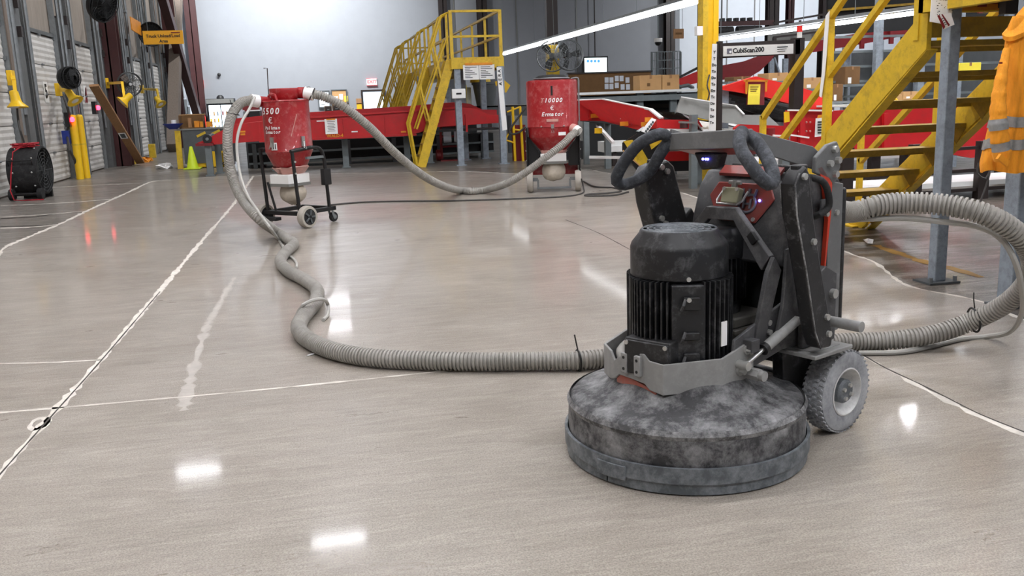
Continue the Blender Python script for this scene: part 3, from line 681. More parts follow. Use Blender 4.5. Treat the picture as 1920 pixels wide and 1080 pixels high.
Q(B().box(-.215,.155,-.165,.165,.495,.53), 'clamp_band', 'grey_panel', pan)
Q(B().lathe([(.12,.50),(.165,.44),(.17,.38),(.14,.31),(.07,.275),(.02,.25)], n=20).jitter(.010), 'dust_bag', 'v_bag', sub=1)
# orientation towards the camera for decals: direction from the drum axis
cv = Matrix.Rotation(-R(45), 3, 'Z') @ (Vector((0,0,0))-Vector((-.30,11.6,0))); CA = math.atan2(cv.y, cv.x)
def dec(ang, z, r=.290):                                # point, tangent on the drum; ang counted to the right of the camera direction
    a = CA+ang; return Vector((r*math.cos(a), r*math.sin(a), z)), Vector((-math.sin(a), math.cos(a), 0))
def wraptext(s_, size, ang0, z, step, m, par, name, r=.2905, shear=.2, bold=.002):
    for i, ch in enumerate(s_):
        if ch == ' ': continue
        p, t = dec(ang0+(i-(len(s_)-1)/2)*step, z, r); text(ch, size, name, m, par, p, t, (0,0,1), shear=shear, bold=bold, local=True)
wraptext('5500', .105, -.74, 1.40, .24, 'white', body, 'model_number')
for s_, z in (('Pullman', 1.205), ('Ermator', 1.155)): wraptext(s_, .055, -.70, z, .115, 'white', body, 'lettering', bold=.001)
p, t = dec(-.72, 1.29); text('\u20ac', .10, 'emblem', 'white', body, p, t, (0,0,1), shear=0, local=True)
for ang in (-.72, .62):
    p, t = dec(ang, 1.03, .292); n_ = Vector((p.x, p.y, 0)).normalized()
    lt = Q(B().beam(p-Vector((0,0,.055)), p+Vector((0,0,.065)), .05, .02, up=n_), 'drum_latch', 'chrome', body)
    Q(B().tube([p+n_*.02+Vector((0,0,.0)), p+n_*.04-t*.02-Vector((0,0,.07)), p+n_*.03+t*.02-Vector((0,0,.09)), p+n_*.02+Vector((0,0,.0))], .006, 5), 'latch_bail', 'chrome', lt)
V_ = []
for k in range(7):
    p, t = dec(-.80+.30*k/6, .985, .2895); V_ += [p-Vector((0,0,.045)), p+Vector((0,0,.045))]
st = Q(B().add(V_, [(2*i,2*i+2,2*i+3,2*i+1) for i in range(6)]), 'warning_sticker', 'paper', body, smooth=False)
for k in range(3):
    p, t = dec(-.76+.10*k, .985, .291); Q(B().beam(p-Vector((0,0,.03)), p+Vector((0,0,.03)), .022, .002, up=p), 'sticker_print', 'print', st)
for a_, b_, zz in ((.14, 1.32, 1.15),):
    p0, _ = dec(a_-.02, 1.10, .2885); p1, _ = dec(a_+.30, 1.36, .2885); p2, _ = dec(a_+.16, 1.25, .2905)
    Q(B().tube([p0, p2, p1], .004, 5), 'scratch', 'v_film', body)
hp, ht = dec(-.95, 1.53, .23)
Q(B().tube([hp-ht*.0+Vector((0,0,-.01)), hp+Vector((0,0,.05)), hp+ht*.05+Vector((0,0,.075)), hp+ht*.13+Vector((0,0,.06)), hp+ht*.16-Vector((0,0,.01))], .016, 8), 'lift_ring', 'vac_red', body)
iv = Matrix.Rotation(-R(45), 3, 'Z')
def wl(px, py, Y): return iv @ (PY(px, py, Y)-Vector((-.30,11.6,0)))
inl = Q(B().cyl(wl(505,192,11.65), wl(484,190,11.55), .065, n=18), 'inlet_pipe', 'vac_red', body)
Q(B().cyl(wl(484,190,11.55), wl(470,188,11.5), .075, n=18), 'hose_cuff', 'white', body)
Q(B().cyl(wl(560,174,11.6), wl(572,174,11.55), .07, n=18), 'outlet_pipe', 'vac_red', body)
cf = Q(B().cyl(wl(571,174,11.55), wl(588,177,11.52), .075, n=18), 'hose_cuff', 'white', body)
Q(B().cyl(wl(578,175,11.55), wl(580,175,11.54), .081, n=18).cyl(wl(584,176,11.53), wl(586,177,11.53), .081, n=18), 'hose_clamp', 'dark_steel', cf)
# frame
fr = Q(B().box(-.24,.42,-.31,-.25,.15,.20).box(-.24,.42,.22,.28,.15,.20).box(-.24,-.18,-.31,.28,.15,.20).box(.36,.42,-.31,.28,.15,.20).box(-.34,-.24,-.02,.28,.09,.13), 'base_frame', 'black', bevel=.006)
def tubeQ(pts, r=.022, name='frame_tube'): return Q(B().tube(catmull(pts, .06), r, 10), name, 'black')
tubeQ([(-.20,-.30,.17),(-.225,-.30,.55),(-.245,-.30,.93)])
tubeQ([(-.27,-.30,.925),(-.05,-.30,.945),(.10,-.30,.955),(.22,-.30,.93),(.275,-.30,.82),(.29,-.30,.55),(.32,-.29,.17)])
tubeQ([(-.20,.25,.17),(-.22,.25,.55),(-.24,.25,.95)]); tubeQ([(-.20,.10,.17),(-.23,.18,.55)], .015)
tubeQ([(-.26,.25,.945),(.05,.27,.95),(.22,.27,.92),(.28,.27,.8),(.32,.27,.17)])
Q(B().beam((-.02,-.30,.83),(.27,-.30,.83),.035,.03), 'frame_rail', 'grey_leg')
Q(B().cyl((-.24,-.30,.93),(-.10,-.24,.95),.015,n=8), 'drum_bracket', 'black'); Q(B().cyl((-.23,.25,.94),(-.10,.2,.95),.015,n=8), 'drum_bracket', 'black')
Q(B().box(.22,.34,-.345,-.275,.48,.68), 'control_box', 'black', bevel=.008)
for zz in (.80,.66): Q(B().cyl((-.235,-.32,zz),(-.235,-.335,zz),.012,n=8), 'bolt', 'bolt')
def vwheel(a, b, r, wd_, name='rear_wheel'):
    wv = Q(B().lathe([(r*.72,-wd_/2),(r*.94,-wd_/2),(r,-wd_/4),(r,wd_/4),(r*.94,wd_/2),(r*.72,wd_/2)], (a,b,r), 32, axis=(0,1,0)), name, 'v_tyre')
    Q(B().lathe([(r*.74,-wd_*.45),(r*.6,-wd_*.5),(r*.3,-wd_*.38),(.0,-wd_*.5)], (a,b,r), 24, axis=(0,1,0)), 'wheel_disc', 'black_rubber', wv)
    return wv
w_ = vwheel(-.16,-.38,.135,.09)
for k in range(5):
    a = 2*math.pi*k/5; Q(B().beam((-.16+.02*math.cos(a),-.43,.135+.02*math.sin(a)),(-.16+.085*math.cos(a),-.43,.135+.085*math.sin(a)),.02,.012,up=(0,1,0)), 'wheel_spoke', 'bin_grey', w_)
vwheel(-.16,.36,.135,.09)
for bb in (-.27,.24):
    cs = Q(B().lathe([(.03,-.02),(.058,-.022),(.064,0),(.058,.022),(.03,.02)], (.40,bb,.064), 24, axis=(0,1,0)), 'caster_wheel', 'black_rubber')
    Q(B().cyl((.40,bb-.028,.064),(.40,bb+.028,.064),.03,n=14), 'caster_hub', 'galv', cs)
    Q(B().beam((.385,bb-.03,.06),(.355,bb-.03,.15),.035,.006,up=(0,1,0)).beam((.385,bb+.03,.06),(.355,bb+.03,.15),.035,.006,up=(0,1,0)), 'caster_fork', 'galv', cs)
# ---- right one
v10 = thing('dust_extractor', 'bigger red dust extractor between two wheels, right one, marked 10000', 'dust extractor', (3.66, 13.9, 0), R(-15))
def T(b, name, m, par=v10, **k): return b.put(name, m, par, local=True, **k)
bd = T(B().lathe([(.0,1.715),(.36,1.712),(.392,1.70),(.398,1.67),(.392,1.02),(.396,1.01),(.384,1.0),(.380,.86),(.376,.85),(.215,.655),(.20,.64)], n=56), 'filter_drum', 'vac_red')
T(B().lathe([(.27,1.71),(.25,1.755),(.20,1.785),(.0,1.80)], n=30), 'filter_lid', 'black_rubber', bd)
T(B().tube([(.27*math.cos(2*math.pi*k/24), .27*math.sin(2*math.pi*k/24), 1.735) for k in range(24)], .012, 6, True), 'lid_ring', 'galv', bd)
T(B().beam((0,-.395,1.48),(0,-.395,1.62),.03,.012,up=(0,1,0)), 'gauge_slot', 'black', bd)
def dec2(ang, z, r=.396): a = -math.pi/2+ang; return Vector((r*math.cos(a), r*math.sin(a), z)), Vector((-math.sin(a), math.cos(a), 0))
def wt2(s_, size, ang0, z, step, name, m='white', shear=.25, bold=.002):
    for i, ch in enumerate(s_):
        p, t = dec2(ang0+(i-(len(s_)-1)/2)*step, z); text(ch, size, name, m, bd, p, t, (0,0,1), shear=shear, bold=bold, local=True)
wt2('T', .09, -.40, 1.405, .1, 'model_number', 'v_film'); wt2('10000', .09, .045, 1.405, .145, 'model_number')
wt2('Ermator', .085, 0, 1.20, .125, 'lettering'); p, t = dec2(0, 1.29); text('\u20ac', .09, 'emblem', 'white', bd, p, t, (0,0,1), local=True)
lt = T(B().box(-.022,.022,-.412,-.39,.99,1.05), 'drum_latch', 'chrome', bd)
T(B().tube([(-.02,-.41,.93),(.0,-.415,.99),(.02,-.41,.93)], .006, 5, True), 'latch_bail', 'chrome', lt)
for a in (-.45,.45):
    p, t = dec2(a, 1.02); T(B().ball(p, .014), 'rivet', 'chrome', bd)
p, t = dec2(.38, .905, .384); T(B().beam(p-t*.06, p+t*.06, .002, .05), 'warning_sticker', 'paper', bd)
p, t = dec2(0, 1.11); T(B().beam(p-t*.09, p+t*.09, .004, .04), 'decal', 'v_film', bd)
T(B().box(.405,.425,-.06,.0,.80,1.72).tube(catmull([(.30,-.05,1.72),(.38,-.05,1.735),(.415,-.05,1.70),(.415,-.05,1.5)], .04), .012, 8), 'side_pipe', 'galv', bd)
T(B().lathe([(.21,.655),(.215,.63),(.18,.585),(.16,.57)], n=20).jitter(.01), 'plastic_film', 'v_film')
pn = T(B().box(-.20,.20,-.20,.15,.455,.60), 'bag_clamp', 'white', bevel=.01)
T(B().box(-.205,.205,-.205,.155,.44,.48), 'clamp_band', 'grey_panel', pn)
T(B().lathe([(.13,.46),(.165,.42),(.185,.34),(.18,.24),(.13,.175),(.02,.165)], n=22).jitter(.012), 'dust_bag', 'v_bag', sub=1)
for s_ in (-1, 1):
    pl = T(B().prism([(.40*s_,-.15,.25),(.40*s_,-.15,1.0),(.40*s_,.32,1.0),(.40*s_,.32,.2)], (.02*s_,0,0)), 'side_plate', 'black', bevel=.004)
    for zz in (.35,.5,.65,.8,.95): T(B().cyl((.42*s_,-.15+.02,zz),(.428*s_,-.13,zz),.012,n=8), 'bolt', 'bolt', pl)
    T(B().prism([(.40*s_,-.02,.40),(.23*s_,-.02,.40),(.23*s_,-.02,.62),(.38*s_,-.02,.86),(.40*s_,-.02,.86)], (0,.02,0)), 'front_gusset', 'black', bevel=.004)
    r = .165; wv = T(B().lathe([(r*.6,-.045),(r*.93,-.045),(r,-.02),(r,.02),(r*.93,.045),(r*.6,.045)], (.375*s_,-.10,r), 36, axis=(1,0,0)), 'wheel', 'v_tyre')
    T(B().cyl((.375*s_-.035,-.10,r),(.375*s_+.035,-.10,r),r*.6,n=24), 'wheel_disc', 'grey_panel', wv)
    T(B().beam((.25*s_,-.12,.20),(.34*s_,-.12,.20),.05,.05).beam((.25*s_,-.12,.06),(.25*s_,-.12,.20),.03,.03), 'axle_stub', 'galv')
T(B().beam((-.27,-.14,.07),(.27,-.14,.07),.03,.025).beam((-.27,-.05,.055),(.27,-.05,.055),.03,.025), 'foot_bar', 'galv')
T(B().box(-.38,.38,.15,.35,.25,.42), 'rear_housing', 'vac_red', bevel=.01)
ip, it = dec2(.86, .98, .39)
T(B().cyl(ip*1.0, ip+Vector((ip.x*.2, ip.y*.2, -.02)), .07, n=18), 'inlet_pipe', 'v_film', bd)
T(B().cyl(ip+Vector((ip.x*.18, ip.y*.18, -.02)), ip+Vector((ip.x*.34, ip.y*.34, -.06)), .075, n=18), 'hose_cuff', 'skin_white', bd)
# ================================================================== hoses and cables
def hose(path, r, pitch, name, label, cat='hose', n=14):
    P_ = catmull(path, .01); acc = [0]
    for a, b_ in zip(P_, P_[1:]): acc.append(acc[-1]+(b_-a).length)
    tot = acc[-1]; pts = []; rr = []; j = 0; k = int(tot/pitch)
    for i in range(k):
        for f, q in ((0, 1), (.48, 1), (.60, .80), (.88, .80)):
            s_ = (i+f)*pitch
            while j < len(acc)-2 and acc[j+1] < s_: j += 1
            t = (s_-acc[j])/max(1e-6, acc[j+1]-acc[j]); pts.append(P_[j].lerp(P_[min(j+1, len(P_)-1)], t))
            rv = r(s_/tot) if callable(r) else r; rr.append(rv*q)
    o = B().tube(pts, rr, n).put(name, 'hose'); return tag(o, label, cat)
h1 = [PY(471,188,11.5), PY(452,193,11.35), PY(436,213,11.2), PY(427,250,11.0), PY(429,300,10.8), PY(440,345,10.6), PY(460,382,10.3), PY(488,412,9.95), G(520,436,.06), G(541,449,.055)]
h1 += [G(x, y, .053) for x, y in ((551,458),(537,471),(526,489),(540,508),(572,525),(594,544),(591,567),(572,589),(560,611),(569,630),(597,647),(635,660),(700,671),(800,676),(900,678),(1000,677),(1080,676),(1130,672))]
h1 += [G(x, y, .053) for x, y in ((1250,664),(1400,655),(1500,648),(1580,642),(1640,640))]
h1 += [PY(1700,635,4.24), PY(1760,624,4.20), PY(1820,603,4.15), PY(1880,573,4.0), PY(1922,535,3.85), PY(1936,492,3.7), PY(1918,450,3.6), PY(1880,418,3.6), PY(1830,396,3.65), PY(1770,384,3.75), PY(1700,380,3.85), PY(1640,386,3.9), PY(1595,398,3.9)]
h1.append(g2w(-.74,.10,.93))
hose(h1, lambda u: .058-.006*min(1, u*2.2), .021, 'vacuum_hose', 'long corrugated grey hose snaking over the floor from the left dust extractor to the grinder')
h2 = [PY(587,177,11.52), PY(603,180,11.5), PY(640,197,11.5), PY(690,236,11.6), PY(740,286,11.9), PY(790,327,12.5), PY(830,348,13.1)]+[G(x, y, .06) for x, y in ((862,357),(885,358),(910,356))]
h2 += [PY(950,344,13.5), PY(990,320,13.3), PY(1030,290,13.2), PY(1058,268,13.25), PY(1072,253,13.4)]
q_ = Matrix.Rotation(R(-15), 3, 'Z') @ (ip+Vector((ip.x*.30, ip.y*.30, -.05)))+Vector((3.66,13.9,0)); h2.append(q_)
hose(h2, .056, .028, 'vacuum_hose', 'corrugated grey hose sagging between the two red dust extractors')
def cable(path, r, m, name, label, cat='cable', n=8, step=.03):
    return tag(B().tube(catmull(path, step), r, n).put(name, m), label, cat)
cable([PY(478,182,11.4), PY(467,205,11.2), PY(452,232,10.95), PY(444,270,10.8), PY(449,320,10.6), PY(462,362,10.35), PY(485,398,9.95), PY(507,428,9.5), G(522,450,.02), G(533,466,.015)], .016, 'cable', 'air_line', 'pale cable strapped along the hose at the left dust extractor')
cable([G(541,480,.015), G(549,484,.015), G(556,493,.015), G(556,502,.015)], .012, 'cable', 'air_line', 'short pale cable loop peeping from behind the hose bend')
a_, b_ = G(556,600,.01), G(616,578,.01)
cable([G(555,604,.012), G(557,590,.05), G(568,572,.12), G(590,562,.14), G(608,562,.11), G(615,572,.05), G(614,590,.012), G(606,600,.012)], .013, 'cable', 'air_line', 'pale cable looped once over the hose before its last bend')
cable([g2w(-.74,.12,.86), PY(1590,412,3.95), PY(1640,410,3.9), PY(1700,409,3.85), PY(1770,416,3.75), PY(1830,424,3.7), PY(1875,446,3.65), PY(1903,490,3.6), PY(1916,545,3.7), PY(1915,590,3.95), PY(1893,622,4.1), G(1850,631,.014), G(1800,636,.014), G(1750,648,.014), G(1690,660,.014), G(1610,662,.014)], .014, 'cable', 'power_cable', 'grey cable looping beside the hose at the right edge')
cable([G(620,384,.012), G(680,379,.012), G(760,377,.012), G(860,376,.012), G(980,372,.012), G(1060,368,.012), G(1092,362,.012), PY(1094,352,13.5), PY(1090,335,13.5)], .012, 'dark_cable', 'power_cable', 'thin dark cable lying between the two dust extractors')
cable([G(1094,340,.012), G(1115,350,.012), G(1150,352,.012), G(1165,358,.012), G(1140,362,.012), G(1105,364,.012), G(1100,367,.012), G(1150,366,.012), G(1178,360,.012)], .014, 'dark_cable', 'power_cable', 'dark cable coiled flat on the floor right of the bigger dust extractor')
def ring_at(p, d, r, label):
    d = Vector(d).normalized(); a = d.orthogonal().normalized(); b_ = d.cross(a)
    bb = B().tube([p+(a*math.cos(t)+b_*math.sin(t))*r for t in [2*math.pi*k/20 for k in range(20)]], .006, 5, True)
    e = p+Vector((0,0,r)); bb.tube([e, e+Vector((-.01,0,.05)), e+Vector((-.02,-.01,.09))], .004, 4)
    return tag(bb.put('cable_tie', 'tie'), label, 'cable tie')
ring_at(PY(1826,600,4.14), (1,-.2,.15), .066, 'black cable tie around the hose at the lower right')
ring_at(G(1084,676,.053), (1,0,0), .056, 'black cable tie around the hose left of the grinder')
ring_at(PY(429,306,10.8), (0,.2,-1), .07, 'black cable tie round the hose halfway down beside the left extractor')
ring_at(PY(437,213,11.2), (-.3,0,-1), .07, 'black cable tie round the hose top near the left extractor inlet')
for (x, y, l) in ((605,645,'white sliver of tape lying at the hose bend'),):
    tag(B().beam(G(577,667,.004), G(595,660,.004), .02, .004).put('tape_scrap', 'white'), l, 'tape')
tag(B().add([G(1618,449,.002), G(1628,447,.05), G(1638,449,.003), G(1636,457,.003), G(1626,456,.03)], [(0,1,4),(1,2,3,4)]).put('paper_scrap', 'paper', smooth=False), 'crumpled white paper scrap on the floor under the yellow stair', 'paper')
# ================================================================== left: dock side
def single(b, name, m, label, cat, group=None, **k): return tag(b.put(name, m, None, **k), label, cat, group)
def part(b, name, m, par, **k): return b.put(name, m, par, **k)
# drum fan
df = thing('drum_fan', 'black barrel fan on small wheels topped with red cord, before the left dock doors', 'fan', (-5.05, 18.0, 0), R(-4))
def D(b, name, m, par=df, **k): return b.put(name, m, par, local=True, **k)
dr = D(B().lathe([(.40,-.26),(.43,-.25),(.43,.25),(.40,.26),(.40,-.2)], (0,0,.50), 40, axis=(1,0,0)), 'drum', 'black_rubber')
for sx in (-.24,.24):
    bb = B()
    for r_ in (.08,.14,.20,.26,.32,.38): bb.tube([(sx, r_*math.cos(2*math.pi*k/28), .5+r_*math.sin(2*math.pi*k/28)) for k in range(28)], .005, 4, True)
    for k in range(10):
        a = 2*math.pi*k/10; bb.cyl((sx, 0, .5), (sx, .40*math.cos(a), .5+.40*math.sin(a)), .005, n=4)
    D(bb, 'grille', 'fan_cage', dr)
D(B().cyl((-.12,0,.5),(.12,0,.5),.10,n=16), 'fan_hub', 'fan_dark', dr)
for k in range(4):
    a = 2*math.pi*k/4+.4; c, s = math.cos(a), math.sin(a)
    D(B().prism([(-.05,.08*c-.05*s,.5+.08*s+.05*c),(-.08,.37*c-.1*s,.5+.37*s+.1*c),(.08,.37*c+.1*s,.5+.37*s-.1*c),(.05,.08*c+.05*s,.5+.08*s-.05*c)], (.01,0,0)), 'fan_blade', 'fan_dark', dr)
for a in (-2.2,-1.6,-1.0,-.4,.2):
    for sx in (-.15,.17): D(B().ball((sx, .432*math.sin(a-.6), .5+.432*math.cos(a-.6)), .018), 'rivet', 'bolt', dr)
for sx in (-.24,.24):
    D(B().cyl((sx-.04,-.33,.10),(sx+.04,-.33,.10),.10,n=20), 'wheel', 'black_rubber')
D(B().cyl((-.24,-.33,.10),(.24,-.33,.10),.03,n=10), 'axle', 'black')
D(B().box(-.25,.25,.20,.26,0,.14), 'rear_foot', 'black')
D(B().tube([(-.2,-.42,.62),(-.2,-.46,.70),(.2,-.46,.70),(.2,-.42,.62)], .015, 6), 'grab_bar', 'black')
cpts = []
for k in range(130):
    t = k*.83; cpts.append((-.02+.22*math.sin(t*1.0)*rnd.uniform(.6,1), -.02+.24*math.cos(t*1.31)*rnd.uniform(.6,1), .94+.035*math.sin(t*.37)+.02*rnd.random()))
cpts += [(-.12,-.36,.85),(-.16,-.46,.5),(-.2,-.50,.18),(-.16,-.5,.02),(.0,-.55,.012),(.35,-.55,.012)]
M_ = Matrix.Rotation(R(-4), 3, 'Z')
single(B().tube([Vector((-5.05,18,0))+M_ @ Vector(p) for p in cpts], .010, 5), 'extension_cord', 'red_cable', 'red extension cord heaped in coils on the black drum fan', 'cord')
# bollards
for i, (px, py, lab) in enumerate(((151,336,'yellow steel bollard pipe beside the dock doors, left of the pair'), (163,334,'yellow steel bollard pipe beside the dock doors, right of the pair'))):
    p = G(px, py); t = thing('bollard', lab, 'bollard', p, 0, 'bollard pair')
    part(B().cyl((0,0,0),(0,0,1.42),.085,n=18), 'pipe', 'bright_yellow', t, local=True)
    part(B().lathe([(.085,1.41),(.07,1.46),(0,1.475)], n=18), 'cap', 'bright_yellow', t, local=True)
    part(B().cyl((0,0,.78),(0,0,.81),.090,n=18), 'weld_band', 'yellow', t, local=True)
# plank leaning on the maroon column
p0, p1 = G(264,309), PX(176,160,-5.12)
pk = single(B().beam(p0+Vector((0,0,.06)), p1, .22, .06, up=(0,.78,.62)), 'plank', 'plank', 'long brown timber plank leaning against the dark red steel column', 'plank')
pm = p0.lerp(p1, .42); d_ = (p1-p0).normalized(); nn = Vector((0,-.78,-.62)); nn = (nn-d_*nn.dot(d_)).normalized(); sd = d_.cross(nn)
part(B().beam(pm+nn*.034-d_*.16, pm+nn*.034+d_*.16, .18, .004, up=nn), 'plank_sticker', 'paper', pk)
part(B().beam(pm+nn*.037-d_*.11, pm+nn*.037+d_*.11, .12, .004, up=nn), 'sticker_print', 'bin_grey', pk)
for px, py, m, lab in ((222,306,'tape_orange','orange rag at the foot of the dark red column'), (310,316,'paper','torn paper and tape scrap on the floor by the traffic cone')):
    p = G(px, py); p.x = max(p.x, -5.05); bb = B().ball((p.x,p.y,.05), .22, 10, .25).jitter(.06); single(bb, 'rag' if m != 'paper' else 'paper_scrap', m, lab, 'rag' if m != 'paper' else 'paper')
for px, py, lab in ((247,299,'short yellow guard post behind the leaning plank'), (285,277,'short yellow guard post at the farthest dock door')):
    p = PX(px, py, -5.25); single(B().box(p.x-.10,p.x+.10,p.y-.10,p.y+.10,0,.45), 'guard_post', 'yellow', lab, 'post', bevel=.01)
# dock lamps on swing arms
def dock_lamp(w0, w1, head, hdir, lab, m='bright_yellow'):
    t = thing('dock_light', lab, 'lamp', w0, 0, 'swing-arm dock lamps')
    part(B().box(w0.x-.08,w0.x+.02,w0.y-.10,w0.y+.10,w0.z-.14,w0.z+.14), 'wall_bracket', m, t, bevel=.01)
    part(B().beam(w0, w1, .07, .07), 'swing_arm', m, t)
    part(B().beam(w1, head, .06, .06), 'drop_arm', m, t)
    h = Vector(hdir).normalized()
    hd = part(B().lathe([(.04,-.22),(.075,-.20),(.085,-.05),(.10,.0),(.17,.07),(.18,.09),(.16,.09),(.0,.07)], head, 24, axis=h), 'lamp_head', m, t)
    part(B().cyl(head+h*.07, head+h*.08, .145, n=20), 'lamp_lens', 'skin_white', hd)
dock_lamp(PX(24,146,-5.45), PX(26,152,-5.3), PX(31,192,-5.25), (.15,-.1,-1), 'yellow dock lamp hanging nose down on the leftmost grey pillar')
dock_lamp(PX(112,168,-5.45), PX(130,170,-5.05), PX(137,184,-5.0), (.5,-.3,-.8), 'yellow dock lamp on a short arm under the dark wall fan')
dock_lamp(PX(202,156,-5.45), PX(229,155,-4.6), PX(234,188,-4.5), (-.75,-.3,-.65), 'yellow dock lamp bent on its arm below the chrome wall fan')
dock_lamp(PX(268,167,-5.45), PX(294,168,-4.7), PX(299,192,-4.65), (.5,-.4,-.8), 'faded yellow dock lamp on a thin arm by the far dark red column', 'yellow')
# fans
def wall_fan(c, r, ax, lab, cage='fan_cage', blade='fan_blade', bracket=None, solid=False):
    t = thing('wall_fan', lab, 'fan', c); ax = Vector(ax).normalized(); a = ax.orthogonal().normalized(); b_ = ax.cross(a)
    def rp(rr, th, h=0): return c+(a*math.cos(th)+b_*math.sin(th))*rr+ax*h
    bb = B()
    for rr, h in ((r,0),(r*.98,.06),(r*.98,-.06),(r*.7,.10),(r*.4,.12)): bb.tube([rp(rr, 2*math.pi*k/32, h) for k in range(32)], .012 if rr > r*.9 else .006, 5, True)
    for k in range(22):
        th = 2*math.pi*k/22; bb.tube([rp(.05, th, .13), rp(r*.6, th, .115), rp(r*.98, th, .03), rp(r*.98, th, -.06), rp(.06, th, -.14)], .004, 4)
    part(bb, 'cage', cage, t)
    part(B().cyl(c-ax*.22, c+ax*.06, r*.20, n=16), 'motor', 'fan_dark', t)
    part(B().cyl(c+ax*.06, c+ax*.08, r*.13, n=14), 'hub', blade, t)
    for k in range(3):
        th = 2*math.pi*k/3+.5
        part(B().prism([rp(r*.12, th-.5, .03), rp(r*.55, th-.55, .05), rp(r*.88, th-.30, .05), rp(r*.90, th+.18, -.02), rp(r*.5, th+.3, -.03), rp(r*.12, th+.5, -.02)], ax*.008), 'fan_blade', blade, t)
    if solid: part(B().lathe([(r*1.02,.0),(r*.95,-.14),(r*.5,-.22),(0,-.24)], c, 28, axis=ax), 'shroud', 'fan_dark', t)
    if bracket is not None: part(B().beam(c-ax*.2, bracket, .05, .05), 'bracket', 'fan_dark', t)
    return t
wall_fan(PX(131,146,-4.95), .23, (.8,-.6,.0), 'dark round wall fan above the yellow lamp at the second dock door', 'fan_dark', 'fan_dark', PX(116,160,-5.6), True)
wall_fan(PX(243,158,-4.9), .33, (.45,-.9,.0), 'round wall fan with bright chrome blades near the middle dock doors', 'fan_cage', 'chrome', PX(228,158,-5.6))
wall_fan(PX(194,8,-4.8), .44, (.8,-.5,-.35), 'large dark fan tilted down high on the dark red column', 'fan_dark', 'fan_dark', PX(172,10,-5.3), True)
wall_fan(PX(283,64,-5.0), .39, (.25,-1,.0), 'dark round fan partly hidden behind the orange hanging sign', 'fan_dark', 'fan_dark', PX(283,66,-5.5), True)
# signs
pa, pb = PY(267,58,30), PY(345,82,30)
sg = thing('hanging_sign', 'orange hanging sign for the truck loading area over the dock aisle', 'sign', ((pa.x+pb.x)/2, 30, (pa.z+pb.z)/2))
cx_, cz_ = (pa.x+pb.x)/2, (pa.z+pb.z)/2
part(B().beam((pa.x,30,cz_),(pb.x,30,cz_-.0),.03,pa.z-pb.z), 'sign_board', 'orange_sign', sg)
text('Truck Unload/Load', .125, 'lettering', 'print', sg, (cx_,29.98,cz_+.04), (1,0,0), (0,0,1), bold=.003)
text('Area', .125, 'lettering', 'print', sg, (cx_,29.98,cz_-.11), (1,0,0), (0,0,1), bold=.003)
part(B().beam((pb.x-.34,29.98,cz_+.135),(pb.x-.08,29.98,cz_+.14),.004,.025), 'logo_bar', 'exit_red' if 0 else 'dark_red', sg)
for x in (pa.x+.15, pb.x-.15): part(B().cyl((x,30,pa.z),(x,30,ZC),.006,n=5), 'hanging_wire', 'grey_leg', sg)
single(B().prism([PX(243,31,-5.3),PX(262,42,-5.3),PX(264,67,-5.3),PX(246,56,-5.3)], (.03,0,0)), 'dock_sign', 'plank' if 0 else 'tape_orange', 'tilted plain tan square board on the dock wall left of the orange sign', 'board')
# dock signal lights
for i, (px, py, lab) in enumerate(((134,224,'red glowing dock signal light beside the yellow bollards'), (183,202,'red glowing dock signal light left of the leaning plank'), (233,203,'red glowing dock signal light under the bent yellow lamp'))):
    p = PX(px, py, -5.35); t = thing('signal_light', lab, 'light', p, 0, 'dock signal lights')
    part(B().box(p.x-.12,p.x-.02,p.y-.12,p.y+.12,p.z-.16,p.z+.16), 'housing', 'black', t)
    part(B().ball((p.x+.01,p.y,p.z), .062), 'lens', 'led_red', t)
for px, py, sz, m, lab in ((127,285,.3,'blue','small blue control panel beside the yellow bollards'),):
    p = PX(px, 258, -5.5); bx_ = single(B().box(p.x-.1,p.x+.05,p.y-.09,p.y+.09,p.z-.14,p.z+.16), 'control_box', m, lab, 'control box', bevel=.01)
# hoses hanging by door
for i, (x0, lab) in enumerate(((118,'black cable loop hanging beside the second dock door'),)):
    single(B().tube(catmull([PX(118,178,-5.5),PX(126,200,-5.35),PX(130,225,-5.4),PX(126,250,-5.5),PX(131,282,-5.4),PX(140,300,-5.4),PX(146,322,-5.4)], .08), .03, 6), 'cable_loop', 'dark_cable', lab, 'cable')
single(B().tube(catmull([PX(32,202,-5.3),PX(34,225,-5.35),PX(38,245,-5.3),PX(46,270,-5.3),PX(48,284,-5.3)], .08), .02, 6), 'cable_loop', 'dark_cable', 'black cable trailing down from the leftmost yellow dock lamp', 'cable')
# electrical boxes in the far corner
for i, (px, py, w_, h, lab) in enumerate(((338,214,.5,1.2,'tall white electrical cabinet on the far dock wall, leftmost'), (346,200,.45,.7,'white electrical box mounted highest in the far left corner'), (352,219,.5,1.0,'white electrical cabinet on the far dock wall, middle'), (361,216,.45,.9,'white electrical cabinet nearest the corner column'))):
    p = PX(px, py, -5.48); t = thing('electrical_cabinet', lab, 'electrical cabinet', p, 0, 'far corner electrical boxes')
    part(B().box(p.x-.2,p.x+.05,p.y-w_*1.2,p.y+w_*1.2,p.z-h/2,p.z+h/2), 'cabinet_body', 'wall_paint', t, bevel=.01)
    part(B().box(p.x+.05,p.x+.07,p.y-w_*1.05,p.y+w_*1.05,p.z-h*.45,p.z+h*.45), 'cabinet_door', 'galv', t)
    part(B().cyl((p.x-.1,p.y,p.z+h/2),(p.x-.1,p.y,8),.05,n=6), 'conduit', 'galv', t)
